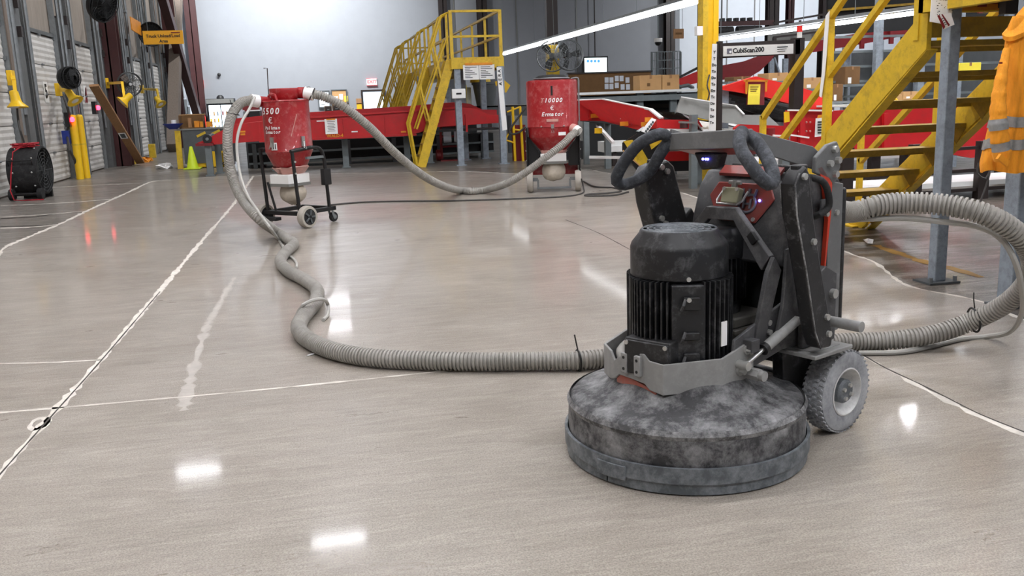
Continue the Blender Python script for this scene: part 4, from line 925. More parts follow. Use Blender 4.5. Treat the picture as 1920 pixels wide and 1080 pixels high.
# fire alarm, fridge, extinguisher on/at the back wall
p = PY(375,158,46.9); t = thing('alarm_box', 'small red alarm box with white mark beside the corner column', 'alarm', (p.x,46.95,p.z))
part(B().box(p.x-.17,p.x+.17,46.8,47,p.z-.2,p.z+.2), 'housing', 'bright_red', t, bevel=.01); part(B().box(p.x-.05,p.x+.07,46.78,46.8,p.z-.12,p.z+.02), 'strobe', 'white', t)
single(B().lathe([(.0,0),(.08,0),(.08,.12),(.0,.14)], PY(411,140,46.95), 14, axis=(0,-1,0)), 'wall_camera', 'black', 'tiny black camera dot on the pale back wall', 'camera')
fa, fb = PY(385,183,45.4), PY(438,181,45.4); fx0, fx1 = fa.x, fb.x
fg = thing('drinks_fridge', 'glowing glass-door drinks fridge with black frame against the back wall', 'fridge', ((fx0+fx1)/2,45.8,0))
part(B().box(fx0,fx1,45.45,46.3,.0,2.02), 'cabinet', 'black', fg, bevel=.01)
part(B().box(fx0+.02,fx1-.02,45.40,45.46,1.80,2.0), 'header_panel', 'grey_panel', fg)
part(B().lathe([(.0,0),(.17,0),(.16,.08),(.1,.15),(.0,.17)], ((fx0+fx1)/2,45.7,2.02), 18), 'top_knob', 'black', fg)
xm = (fx0+fx1)/2
for x0, x1 in ((fx0+.10,xm-.02),(xm+.02,fx1-.08)):
    dd = part(B().box(x0,x1,45.43,45.45,.25,1.72), 'glass_door', 'fridge_light', fg)
    for z in (.6,.92,1.24): part(B().box(x0,x1,45.42,45.43,z,z+.015), 'shelf', 'grey_panel', dd)
    for j in range(9):
        zz = (.62,.94,1.26)[j//3]; xx = x0+.06+(j%3)*(x1-x0-.12)/2.4
        part(B().cyl((xx,45.40,zz),(xx,45.40,zz+.17),.035,n=8), 'bottle', ('bright_yellow','dark_red','blue_grey','white','carton')[rnd.randrange(5)], dd)
p = PY(382,228,44); ex = thing('fire_extinguisher', 'red fire extinguisher left of the glowing fridge', 'extinguisher', (p.x,44,0))
part(B().lathe([(.0,.75),(.10,.75),(.10,1.2),(.07,1.28),(.03,1.32),(0,1.32)], (p.x,44,0), 16), 'cylinder', 'bright_red', ex); part(B().box(p.x-.05,p.x+.08,43.95,44.05,1.32,1.40), 'valve', 'black', ex)
part(B().box(p.x-.2,p.x+.2,43.9,44.1,0,.75), 'stand', 'bin_grey', ex)
# grey-sided work table with cone and bins
tb = thing('work_table', 'grey panelled work table with a yellow corner, left of the red conveyor', 'table', (-2.8,25.4,0))
part(B().box(-3.30,-2.0,25.0,25.05,.12,.98), 'side_panel', 'bin_grey', tb); part(B().box(-3.42,-1.7,24.98,26.0,.98,1.02), 'table_top', 'grey_panel', tb)
part(B().beam((-3.42,24.97,0),(-3.40,24.97,.98),.14,.06), 'corner_guard', 'yellow', tb)
for x in (-3.38,-1.75): part(B().box(x,x+.06,25.9,25.96,0,.98), 'leg', 'grey_leg', tb)
for px, py, a in ((377,252,.35),(404,248,.35)):
    p = PY(px, py, 24.97); part(B().beam((p.x-.11,24.985,p.z-.05),(p.x+.11,24.985,p.z+.05),.004,.06), 'tape_strip', 'yellow', tb)
p = G(362,317); cn = thing('traffic_cone', 'lime yellow traffic cone standing against the grey table panel', 'cone', p)
part(B().lathe([(.16,.03),(.145,.05),(.04,.56),(.03,.575),(0,.575)], n=24), 'cone_body', 'lime', cn, local=True); part(B().box(-.21,.21,-.21,.21,0,.035), 'base', 'lime', cn, local=True, bevel=.01)
def tote(px, py, w_, d_, h, m, lab, z=0):
    p = G(px, py, z); t = thing('storage_bin', lab, 'bin', p)
    part(B().prism([(-w_/2,-d_/2,0),(w_/2,-d_/2,0),(w_/2+.03,-d_/2,h),(-w_/2-.03,-d_/2,h)], (0,.015,0)).box(-w_/2,-w_/2+.02,-d_/2,d_/2,0,h).box(w_/2-.02,w_/2,-d_/2,d_/2,0,h).box(-w_/2,w_/2,d_/2-.02,d_/2,0,h).box(-w_/2,w_/2,-d_/2,d_/2,0,.02), 'bin_body', m, t, local=True)
    part(B().box(-w_/2-.04,w_/2+.04,-d_/2-.02,-d_/2+.01,h-.05,h), 'bin_rim', m, t, local=True); return t
tote(374,314,.42,.4,.40,'bright_yellow','open yellow bin on the floor right of the traffic cone')
tote(410,313,.30,.3,.42,'bright_yellow','yellow bin on the floor behind the grey conveyor legs')
t = thing('tray_box', 'brown open display tray with a pale rim on the work table', 'box', (-2.95,25.3,1.02)); p = PY(358,222,25.3); 
part(B().box(-3.36,-2.75,25.45,25.47,1.02,1.36).box(-3.36,-3.34,25.1,25.47,1.02,1.36).box(-2.77,-2.75,25.1,25.47,1.02,1.36).box(-3.36,-2.75,25.1,25.47,1.02,1.04), 'tray_body', 'carton_dark', t); part(B().box(-3.38,-2.73,25.44,25.48,1.36,1.38), 'tray_rim', 'carton', t)
for k, (x, w_, h) in enumerate(((-3.1,.08,.24),(-2.93,.12,.16),(-2.8,.10,.14),(-2.62,.14,.13))): single(B().box(x-w_/2,x+w_/2,25.12,25.3,1.045,1.045+h), 'parcel', 'tape_orange' if k else 'plank', ('tall thin','low wide','small square','outermost flat')[k]+' tan parcel in the row on the work table', 'parcel', 'parcels on the work table')
single(B().lathe([(.10,0),(.24,.12),(.26,.14),(.24,.14),(.1,.02),(0,.02)], (-3.5,25.0,1.02), 20), 'tub', 'blue', 'blue plastic tub at the left end of the work table', 'tub')
single(B().cyl((-3.52,25.35,1.02),(-3.52,25.35,1.25),.07,n=12), 'cup', 'white', 'white cup behind the blue tub on the work table', 'cup')
# exit sign, door, alarms, whiteboards, cabinets
p = PY(697,153.5,46.9); t = thing('exit_sign', 'lit white exit sign with red letters above the pale back door', 'sign', (p.x,46.95,p.z))
part(B().box(p.x-.24,p.x+.24,46.85,47,p.z-.15,p.z+.15), 'sign_box', 'exit_face', t); text('EXIT', .22, 'lettering', 'exit_red', t, (p.x,46.84,p.z), (1,0,0), (0,0,1), bold=.008)
part(B().box(p.x-.26,p.x+.26,46.86,46.98,p.z-.17,p.z-.15).box(p.x-.26,p.x+.26,46.86,46.98,p.z+.15,p.z+.17), 'sign_frame', 'exit_red', t)
da, db = PY(680,169,46.95), PY(718,166,46.95)
dr_ = bpy.data.objects.new('door_8', None); C.objects.link(dr_); dr_.location = ((da.x+db.x)/2,46.95,0); dr_['kind'] = 'structure'; ROOT[dr_.name] = (Vector(dr_.location), 0)
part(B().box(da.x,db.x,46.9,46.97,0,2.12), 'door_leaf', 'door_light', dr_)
for x0, x1, z0, z1 in ((da.x-.10,da.x,0,2.22),(db.x,db.x+.10,0,2.22),(da.x,db.x,2.12,2.22)): part(B().box(x0,x1,46.85,47,z0,z1), 'door_frame', 'dark_steel', dr_)
part(B().cyl((db.x-.12,46.85,1.0),(db.x-.12,46.9,1.0),.04,n=8), 'door_handle', 'chrome', dr_)
for px, py, m, lab, h in ((674,190,'plank','brown notice plate left of the pale back door',.28),(675,199,'orange_sign','yellow notice plate below the brown one by the back door',.28)):
    p = PY(px,py,46.9); single(B().box(p.x-.16,p.x+.16,46.88,46.98,p.z-h/2,p.z+h/2), 'notice_plate', m, lab, 'notice')
for px0, px1, py0, py1, lab in ((597,618,172,200,'grey framed whiteboard on the back wall, left of two'), (622,650,170,196,'grey framed notice board with papers on the back wall')):
    a, b_ = PY(px0,py0,46.9), PY(px1,py1,46.9); t = thing('notice_board', lab, 'board', ((a.x+b_.x)/2,46.9,b_.z))
    part(B().box(a.x,b_.x,46.9,46.97,b_.z,a.z), 'board_face', 'wall_paint' if px0 < 600 else 'carton', t)
    part(B().box(a.x-.05,a.x,46.86,46.97,b_.z-.05,a.z+.05).box(b_.x,b_.x+.05,46.86,46.97,b_.z-.05,a.z+.05).box(a.x,b_.x,46.86,46.97,a.z,a.z+.05).box(a.x,b_.x,46.86,46.97,b_.z-.05,b_.z), 'board_frame', 'bin_grey', t)
    for j in range(3): part(B().box(a.x+.1+j*.24,a.x+.28+j*.24,46.87,46.9,b_.z+.15+.1*(j%2),b_.z+.42+.1*(j%2)), 'pinned_paper', 'yellow_paper' if j == 2 else 'paper', t)
for i, (px0, px1, pt, lab) in enumerate(((608,622,199,'dark filing cabinet at the back wall, left of three'), (623,638,197,'dark filing cabinet at the back wall, middle of three'), (639,655,194,'dark filing cabinet at the back wall, right of three'))):
    a, b_ = PY(px0,pt,43), PY(px1,pt,43); t = thing('filing_cabinet', lab, 'cabinet', ((a.x+b_.x)/2,43.3,0), 0, 'filing cabinets at the back wall')
    part(B().box(a.x+.01,b_.x-.01,43,43.6,0,a.z), 'cabinet_body', 'carton_dark', t)
    for k in range(4): 
        dd = part(B().box(a.x+.03,b_.x-.03,42.98,43,.05+k*a.z/4,a.z/4*(k+1)-.02), 'drawer', 'dark_steel', t); part(B().box(a.x+.12,b_.x-.12,42.96,42.98,.2+k*a.z/4,.23+k*a.z/4), 'handle', 'galv', dd)
p0 = PY(503,170,44); single(B().tube([(p0.x,44,0),PY(503,170,44),PY(501,128,44),PY(494,128,44)], .025, 6), 'pole', 'dark_steel', 'thin dark pole with a hooked top before the pale back wall', 'pole')
# small oven and rack seen beside the left extractor
a, b_ = PY(456,209,24), PY(489,230,24); t = thing('label_printer', 'black boxy printer with a pale lid behind the red conveyor', 'printer', ((a.x+b_.x)/2,24,b_.z))
part(B().box(a.x+.12,b_.x,23.9,24.4,b_.z,a.z), 'printer_body', 'black', t, bevel=.01); part(B().box(a.x+.1,b_.x+.02,23.88,24.42,a.z,a.z+.03), 'printer_lid', 'white', t); part(B().box(a.x,a.x+.08,23.9,24.4,b_.z,a.z), 'side_frame', 'galv', t)
part(B().box(a.x,b_.x,23.85,24.45,0,b_.z), 'printer_stand', 'bin_grey', t)
single(B().box(a.x-.05,b_.x-.05,24.5,25.1,a.z+.03,a.z+.26).box(a.x,b_.x,24.5,25,0,a.z+.03), 'parcel_chute', 'dark_red', 'dark red chute top behind the left dust extractor', 'chute')
# ================================================================== middle: red conveyor, yellow crossover platform
def wpoly(pxs, Y): return [PY(x, y, Y) for x, y in pxs]
# front red conveyor
cv = thing('belt_conveyor', 'long bright red conveyor trough crossing the middle background on grey legs', 'conveyor', (1.0,21.9,0))
front = [(-2.36,.69),(-2.55,.75),(-2.31,.84),(-2.0,1.0),(-1.73,1.13),(-1.16,1.17),(-.06,1.21),(2.36,1.27),(3.42,1.32),(3.83,1.27),(4.13,1.12),(4.5,1.10),(4.5,.92),(2.9,.88),(2.37,.75),(1.06,.69),(-.09,.71),(-1.18,.73)]
part(B().prism([(x,21.6,z) for x, z in front], (0,.05,0)), 'side_guard', 'bright_red' if 0 else 'red', cv, bevel=.006)
part(B().prism([(x,22.5,z+(.12 if z > 1.05 else 0)) for x, z in front], (0,.05,0)), 'side_guard', 'red', cv)
for k in range(6):
    x = -1.2+k*.95; part(B().box(x,x+.05,21.565,21.6,.74,1.15), 'guard_rib', 'red', cv)
part(B().beam((-1.1,21.58,1.18),(3.4,21.58,1.31),.07,.04), 'guard_flange', 'red', cv); part(B().beam((-1.2,21.58,.725),(2.37,21.58,.725),.07,.04), 'guard_flange', 'red', cv)
part(B().box(-2.0,4.4,21.66,22.5,.76,.80), 'belt', 'black_rubber', cv)
ro = part(B().cyl((-2.32,21.52,.83),(-2.32,22.6,.83),.10,n=20), 'end_roller', 'black', cv); part(B().cyl((-2.32,21.49,.83),(-2.32,21.52,.83),.035,n=12), 'roller_bearing', 'galv', ro)
part(B().box(-2.58,-2.2,21.5,22.6,.68,.74), 'end_bracket', 'dark_red', cv)
for x, y in ((-2.33,21.65),(-2.2,22.4),(-.9,22.3),(-.75,21.9),(.72,22.2),(2.2,22.3),(2.75,22.3)):
    lg = part(B().box(x-.07,x+.07,y-.05,y+.05,.03,.72), 'leg', 'grey_leg', cv); part(B().box(x-.10,x+.10,y-.09,y+.09,0,.03), 'foot_plate', 'grey_leg', lg)
pz = PY(621,237,21.55); pp = part(B().beam((pz.x-.14,21.555,pz.z),(pz.x+.14,21.555,pz.z),.004,.34), 'taped_notice', 'paper', cv)
for k in range(7): part(B().box(pz.x-.09+.01*(k%3),pz.x+.09-.02*(k%2),21.55,21.552,pz.z+.10-.035*k,pz.z+.11-.035*k), 'notice_line', 'print', pp)
part(B().box(pz.x-.10,pz.x+.10,21.54,21.552,pz.z+.145,pz.z+.175), 'tape_strip', 'tape_orange', pp)
pz = PY(628,253,21.55); text('WALD-4', .10, 'lettering', 'tape_orange', cv, (pz.x,21.55,pz.z-.02), (1,0,0), (0,0,1), bold=.004)
for px, py, w_ in ((452,247,.18),(757,247,.12),(455,252,.10)): 
    pz = PY(px,py,21.55); part(B().box(pz.x-w_/2,pz.x+w_/2,21.585,21.6,pz.z-.02,pz.z+.02), 'tape_strip', 'tape_orange', cv)
for px, py, w_ in ((602,227,.2),(665,247,.14)):
    pz = PY(px,py,21.55); part(B().box(pz.x-w_/2,pz.x+w_/2,21.585,21.6,pz.z-.012,pz.z+.015), 'tape_strip', 'white', cv)
# lower dark conveyor beneath
lc = thing('low_conveyor', 'low dark conveyor with grey rails under the red trough', 'conveyor', (1,24,0))
part(B().box(-1.6,4.6,23.6,24.6,.14,.62), 'frame', 'dark_void', lc)  # dark conveyor body, also painted as the shaded void under the trough
for z in (.12,.36): part(B().beam((-1.6,23.55,z),(4.6,23.55,z+.03),.05,.05), 'side_rail', 'grey_leg', lc)
for k in range(6): part(B().box(-1.5+k*1.15,-1.4+k*1.15,23.5,23.6,0,.60), 'leg', 'bin_grey', lc)
part(B().box(-1.6,4.6,26.0,26.1,.0,1.05), 'rear_panel', 'bin_grey', lc)
# grey table top behind it and dark red trough further back
rt_ = thing('rear_conveyor', 'dark red conveyor trough behind the bright one, running towards the yellow stairs', 'conveyor', (1.5,28,0))
part(B().prism([PY(655,208,27.5),PY(780,200,27.5),PY(780,215,27.5),PY(640,222,27.5)], (0,.06,0)), 'side_guard', 'dark_red', rt_)
part(B().prism([PY(655,206,28.5),PY(860,196,28.5),PY(860,210,28.5),PY(640,220,28.5)], (0,.06,0)), 'side_guard', 'dark_red', rt_)
for x in (.6,2.4,3.9): part(B().box(x,x+.1,27.9,28.0,0,1.15), 'leg', 'bin_grey', rt_)
pz = PY(712,199,28.4); single(B().lathe([(.0,0),(.16,.0),(.14,.06),(.07,.1),(0,.11)], (pz.x,28.1,1.18), 14).jitter(.02).box(pz.x-.4,pz.x+.3,28.0,28.2,1.14,1.19), 'cap', 'black', 'dark cap lying on the rear conveyor before the pale door', 'cap')
# grey sorting table behind the right end
gt = thing('sorting_table', 'grey sorting table behind the right end of the red conveyor', 'table', (4.2,24.5,0))
part(B().prism([PY(872,199,23.2),PY(990,197,23.2),PY(990,217,23.2),PY(915,216,23.2)], (0,.06,0)), 'apron', 'bin_grey', gt); part(B().box(3.2,5.5,23.2,25.6,1.28,1.32), 'table_top', 'grey_panel', gt)
for x in (3.3,5.3): part(B().box(x,x+.1,25,25.1,0,1.28), 'leg', 'bin_grey', gt)
tc = thing('trash_bin', 'grey trash bin under a yellow lid on the sorting table', 'bin', (4.75,24.6,1.32))
part(B().lathe([(.24,0),(.33,.55),(.36,.56),(.36,.62),(.32,.62),(.0,.60)], (4.62,24.6,1.32), 20), 'bin_body', 'bin_grey', tc)
part(B().lathe([(.28,.62),(.26,.78),(.18,.86),(0,.88)], (4.5,24.6,1.32), 18), 'swing_lid', 'yellow', tc)
single(B().prism([PY(928,153,23.1),PY(943,148,23.1),PY(957,160,23.1),PY(949,174,23.1),PY(938,168,23.1),PY(946,160,23.1),PY(936,155,23.1),PY(930,162,23.1)], (0,.02,0)), 'floor_stand_sign', 'bright_yellow', 'folded yellow caution sign hooked beside the trash bin', 'sign')
for i, (x, w_, h, m, lab) in enumerate(((3.32,.30,.22,'white','white foam sheets stacked on the sorting table'),(3.42,.55,.10,'carton','flat carton stack on the sorting table below the sign'),(4.02,.16,.55,'yellow_paper','yellow tube of paper standing on the sorting table'),(4.2,.14,.50,'skin_white','white roll standing on the sorting table'))):
    single(B().box(x-w_/2,x+w_/2,23.9+.3*i,24.15+.3*i,1.32,1.32+h).jitter(.01), 'packing_stack', m, lab, 'packaging')
# hand truck
ht = thing('hand_truck', 'dark red hand truck parked under the platform', 'hand truck', (2.95,22.9,0)); p = G(868,300); hx, hy = 3.42, 23.0
for s_ in (-.28,.28): part(B().tube([(hx+s_,hy,.05),(hx+s_,hy,.8),(hx+s_*.9,hy,.9)], .035, 8), 'side_tube', 'dark_red', ht)
for z in (.35,.6,.85): part(B().cyl((hx-.28,hy,z),(hx+.28,hy,z),.025,n=8), 'cross_bar', 'dark_red', ht)
part(B().box(hx-.35,hx+.35,hy-.3,hy,.0,.03), 'toe_plate', 'dark_red', ht)
for s_ in (-.36,.36): part(B().cyl((hx+s_-.05,hy+.05,.14),(hx+s_+.05,hy+.05,.14),.14,n=18), 'wheel', 'dark_red', ht)
for x, lab in ((hx-.12,'white placard on the left of the hand truck'),(hx+.15,'white placard on the right of the hand truck')): part(B().box(x-.1,x+.1,hy-.05,hy-.04,.45,.72), 'placard', 'wall_paint', ht)
# ------------------------------------------------------------------ yellow crossover platform
Y0, Y1, XA, XB = 20.9, 34.0, 3.20, 4.33
pf_ = thing('access_platform', 'yellow steel walkway platform with guard rails on grey posts, centre background', 'platform', ((XA+XB)/2, Y0, 0))
part(B().box(XA,XB,Y0,Y1,2.28,2.33), 'deck', 'yellow_tread', pf_)
part(B().box(XA-.03,XB+.05,Y0-.06,Y0,2.17,2.42), 'edge_beam', 'yellow', pf_); part(B().box(XA-.05,XA,Y0,Y1,2.15,2.40), 'edge_beam', 'yellow', pf_); part(B().box(XB,XB+.05,Y0,Y1,2.15,2.40), 'edge_beam', 'yellow', pf_)
def rail(p, q, par=pf_, w_=.05, name='guard_rail', m='yellow'): return part(B().beam(p, q, w_, w_), name, m, par)
def post(x, y, z0, z1, par=pf_, name='guard_post', m='yellow', w_=.055): return part(B().box(x-w_/2,x+w_/2,y-w_/2,y+w_/2,z0,z1), name, m, par)
for x in (XA, XB): post(x, Y0, 2.17, 3.45, w_=.07)
for z in (3.43, 2.88): rail((XA,Y0,z),(XB,Y0,z))
for z in (3.43, 2.88): rail((XB,Y0,z),(XB,Y1,z))
for k in range(1, 8): post(XB, Y0+k*1.85, 2.3, 3.43)
for z in (3.43, 2.88): rail((XA,Y1,z),(XB,Y1,z))
flights = [20.97, 24.9, 29.2, 31.7]
prev = Y0
for yf in flights+[Y1]:
    if yf-prev > .6 and yf != flights[0]:
        for z in (3.43, 2.88): rail((XA,prev,z),(XA,yf,z))
        n_ = max(1, int((yf-prev)/1.0))
        for k in range(n_+1): post(XA, prev+(yf-prev)*k/n_, 2.3, 3.43)
    elif yf == flights[0]: post(XA, yf, 2.3, 3.43)
    prev = yf+(.57 if yf == flights[0] else .85)
SL = ['nearest the camera', 'second from the camera', 'third from the camera', 'farthest from the camera']
for i, yf in enumerate(flights):
    s_ = thing('ship_ladder', 'steep yellow ladder stair off the walkway platform, '+SL[i], 'stair', (2.4, yf, 0), 0, 'ladder stairs of the walkway')
    xt, xb, yo, wy = XA-.03, 2.38, (.0 if i == 0 else .35), (.52 if i == 0 else .8)
    for dy in (0, wy):
        part(B().beam((xb,yf+dy+yo,0),(xt,yf+dy,2.36),.05,.20,up=(-1,0,.2)), 'stringer', 'yellow', s_)
        hb, htop = Vector((xb-.22,yf+dy+yo,1.0)), Vector((xt-.16,yf+dy,3.35))
        part(B().tube([Vector((xb-.10,yf+dy+yo,.05)), hb, htop, htop+Vector((.16,0,.06))], .028, 6), 'handrail', 'yellow', s_)
        part(B().tube([hb.lerp(htop,.05)+Vector((.12,0,-.25)), htop+Vector((.10,0,-.5))], .022, 6), 'mid_rail', 'yellow', s_)
        for f in (.35,.75): part(B().beam(Vector((xb,yf+dy+yo,0)).lerp(Vector((xt,yf+dy,2.36)),f), hb.lerp(htop,f), .04, .04), 'rail_post', 'yellow', s_)
    for k in range(1, 9):
        f = k/9.3; x = xb+(xt-xb)*f; y = yf+yo*(1-f); part(B().box(x-.12,x+.12,y,y+wy,2.36*f-.02,2.36*f+.02), 'tread', 'yellow_tread', s_)
for i, (x, y) in enumerate(((3.30,20.94),(4.27,20.75),(3.72,22.78),(4.27,23.0),(3.1,26.5),(4.27,29))):
    lg = part(B().box(x-.07,x+.07,y-.07,y+.07,.02,2.2), 'support_post', 'blue_grey', pf_); part(B().box(x-.12,x+.12,y-.12,y+.12,0,.02), 'base_plate', 'blue_grey', lg)
a, b_ = PY(868,122,20.8), PY(928,148,20.8); sb_ = thing('notice_sign', 'white two-column instruction board under the platform edge', 'sign', ((a.x+b_.x)/2,20.8,b_.z))
part(B().box(a.x,b_.x,20.8,20.83,b_.z,a.z), 'sign_board', 'paper', sb_)
for c_ in range(2):
    for k in range(7): x0 = a.x+.04+c_*(b_.x-a.x)/2; part(B().box(x0,x0+.27-.05*((k*3+c_)%4),20.794,20.8,a.z-.06-.038*k,a.z-.045-.038*k), 'print_line', 'bin_grey', sb_)
part(B().box((a.x+b_.x)/2-.004,(a.x+b_.x)/2+.004,20.794,20.8,b_.z,a.z), 'fold_line', 'bin_grey', sb_); part(B().box(a.x+.05,b_.x-.05,20.78,20.84,a.z-.01,a.z+.04), 'tape_strip', 'tape_orange', sb_)
a, b_ = PY(847,167,20.8), PY(873,184,20.8); t = thing('post_sign', 'white blank sign plate clipped on the left platform post', 'sign', ((a.x+b_.x)/2,20.8,b_.z))
part(B().box(a.x,b_.x,20.78,20.83,b_.z,a.z), 'sign_plate', 'paper', t, bevel=.01); part(B().box((a.x+b_.x)/2-.06,(a.x+b_.x)/2+.06,20.77,20.78,(a.z+b_.z)/2-.02,(a.z+b_.z)/2+.02), 'print_line', 'print', t)
a, b_ = PY(931,126,20.67), PY(949,245,20.67); t = thing('banner_strip', 'white lettered banner strip hanging on the right platform post', 'banner', (a.x,20.6,b_.z))
part(B().prism([PY(931,126,20.67),PY(940,126,20.67),PY(951,243,20.67),PY(942,245,20.67)], (0,.01,0)), 'strip', 'paper', t)
for k, ch in enumerate('AREA'):
    q = PY(936.2+.8*k, 133+8*k, 20.66); text(ch, .10, 'lettering', 'print', t, q, (0,0,1), (-1,0,0), bold=.002)
for f in (.72,.98): pass
# yellow guard frame beside the right extractor
gf = thing('safety_gate', 'small yellow tube safety gate left of the bigger dust extractor', 'gate', G(966,303)); YG = G(966,303).y
for x0, y0, x1, y1 in ((961,200,966,302),(975,200,981,304),(961,242,979,245),(948,262,964,268),(948,262,956,245),(951,210,976,200)):
    part(B().cyl(PY(x0,y0,YG), PY(x1,y1,YG), .032 if x1-x0 < 8 else .02, n=8), 'tube', 'bright_yellow', gf)
single(B().tube(catmull([PY(985,203,YG-.05),PY(972,220,YG-.05),PY(958,240,YG-.05),PY(955,250,YG-.05),PY(970,250,YG-.05),PY(985,238,YG-.05)], .05), .025, 6), 'cable_loop', 'dark_cable', 'black cable drooping left of the bigger dust extractor', 'cable')
single(B().box(*[v for v in (PY(975,280,21.5).x-.15, PY(975,280,21.5).x+.15, 21.5, 21.7, 0, .85)]), 'fire_cabinet', 'dark_red', 'dark red box with white labels behind the yellow guard frame', 'box')
# ------------------------------------------------------------------ fans on the half yellow post
p = PY(1036,120,26); t = thing('steel_post', 'dark steel post with yellow lower half behind the bigger dust extractor', 'post', (p.x,26,0))
part(B().box(p.x-.16,p.x+.16,25.9,26.1,2.95,ZC), 'upper_post', 'dark_steel', t); part(B().box(p.x-.17,p.x+.17,25.88,26.12,0,2.95), 'painted_foot', 'yellow', t)
wall_fan(PY(1032,106,25.6)-Vector((0,.2,0)), .43, (-.35,-1,.05), 'round cage fan on the half yellow post, left of two', 'galv', 'fan_cage', Vector((p.x,25.9,2.6)))
wall_fan(PY(1063,104,25.4)-Vector((0,.2,0)), .42, (.15,-1,.05), 'round cage fan on the half yellow post, right of two', 'galv', 'fan_cage', Vector((p.x,25.9,2.6)))
# long fluorescent tubes
def strip(p, q, lab, n=3, r_=.05):
    t = thing('strip_light', lab, 'light', p); p, q = Vector(p), Vector(q)
    part(B().beam(p+Vector((0,0,.10)), q+Vector((0,0,.10)), .20, .05), 'housing', 'galv', t)
    for k in range(n):
        a, b_ = p.lerp(q, (k+.01)/n), p.lerp(q, (k+.99)/n); part(B().cyl(a+Vector((0,0,.02)), b_+Vector((0,0,.02)), r_, n=10), 'tube', 'tube_light', t)
    for k in range(n+1): part(B().cyl(p.lerp(q, k/n)+Vector((0,0,.12)), Vector((p.lerp(q, k/n).x, p.lerp(q, k/n).y, ZC)), .006, n=5), 'hanger', 'grey_leg', t)
strip((6.65,31.6,3.0), (6.78,14.2,3.0), 'long fluorescent strip light receding above the conveyors to the yellow platform', 8)
strip((8.42,18.1,2.5), (9.35,11.5,2.5), 'second fluorescent strip light behind the near yellow handrail', 5, .035)
# ================================================================== right of centre: counter, screens, chutes
# screen on the dark wall
a, b_ = PY(1096,109,46.6), PY(1138,135,46.6); t = thing('wall_screen', 'bright wall screen with four round blue icons on the dark back wall', 'screen', ((a.x+b_.x)/2,46.7,b_.z))
part(B().box(a.x-.08,b_.x+.08,46.62,46.75,b_.z-.08,a.z+.08), 'bezel', 'black', t, bevel=.02); sc_ = part(B().box(a.x,b_.x,46.60,46.62,b_.z,a.z), 'display', 'screen', t)
for k in range(4):
    q = PY(1102.5+6.7*k,114.5,46.58); part(B().cyl((q.x,46.60,q.z),(q.x,46.585,q.z),.07,n=16), 'icon', 'icon', sc_)
part(B().cyl(((a.x+b_.x)/2,46.7,a.z),((a.x+b_.x)/2,46.7,ZC),.03,n=6), 'ceiling_pole', 'dark_steel', t)
# brown pin board and its papers
bd_ = thing('pin_board', 'wide brown pin board full of papers behind the white counter', 'board', (10,30,1.5))
part(B().box(8.5,11.4,30,30.06,1.3,2.24), 'board_face', 'carton_dark', bd_); part(B().box(8.45,11.45,29.96,30.08,2.22,2.27), 'board_frame', 'dark_steel', bd_)
for s_ in (8.6,11.3): part(B().box(s_,s_+.06,30.02,30.08,0,1.3), 'leg', 'dark_steel', bd_)
for px, py in ((1138,150),(1147,150),(1157,147),(1166,147),(1177,150),(1138,162),(1147,162),(1157,160),(1168,163),(1178,163)):
    q = PY(px,py,29.95); part(B().box(q.x-.07,q.x+.07,29.98,29.99,q.z-.09,q.z+.09), 'pinned_paper', 'wall_paint', bd_)
# counter
ct = thing('packing_counter', 'long white-topped packing counter at eye level behind the red conveyors', 'counter', (8,22,0))
part(B().box(6.3,10.2,22,23.6,1.50,1.56), 'counter_top', 'belt', ct); part(B().box(6.3,10.2,22.1,22.16,1.30,1.44), 'apron_beam', 'grey_leg', ct)
for x in (6.5,8.15,9.05,10.0): part(B().box(x-.09,x+.09,22.2,22.3,0,1.5), 'leg', 'grey_leg', ct)
for k in range(7): part(B().beam((6.5,23.5,.25+.16*k),(11,23.5,.15+.16*k),.06,.10), 'shelf_slat', 'dark_steel', ct)
part(B().box(6.3,11.5,23.6,23.65,.1,1.48), 'back_panel', 'dark_void', ct)
for (x0, x1, y0, y1, m, lab) in ((1197,1238,144,167,'carton','kraft carton on the white counter, left of two'), (1239,1271,143,166,'carton','kraft carton on the white counter, right of two')):
    a, b_ = PY(x0,y0,22.5), PY(x1,y1,22.5); t = thing('carton', lab, 'carton', ((a.x+b_.x)/2,22.7,1.56), 0, 'cartons on the white counter')
    part(B().box(a.x,b_.x,22.4,22.9,1.561,a.z+.03), 'carton_body', m, t, bevel=.01); part(B().box((a.x+b_.x)/2-.03,(a.x+b_.x)/2+.03,22.39,22.91,a.z-.06,a.z+.034), 'tape_strip', 'plank', t)
    part(B().box((a.x+b_.x)/2-.10,(a.x+b_.x)/2-.02,22.392,22.40,1.66,1.74), 'print_mark', 'carton_dark', t)
single(B().tube([PY(1268,160,23.2),PY(1275,163,23.2),PY(1290,160,23.2),PY(1300,164,23.2)], .05, 6).jitter(.02), 'film_wrap', 'bin_grey', 'crumpled grey film lying right of the cartons on the counter', 'film')
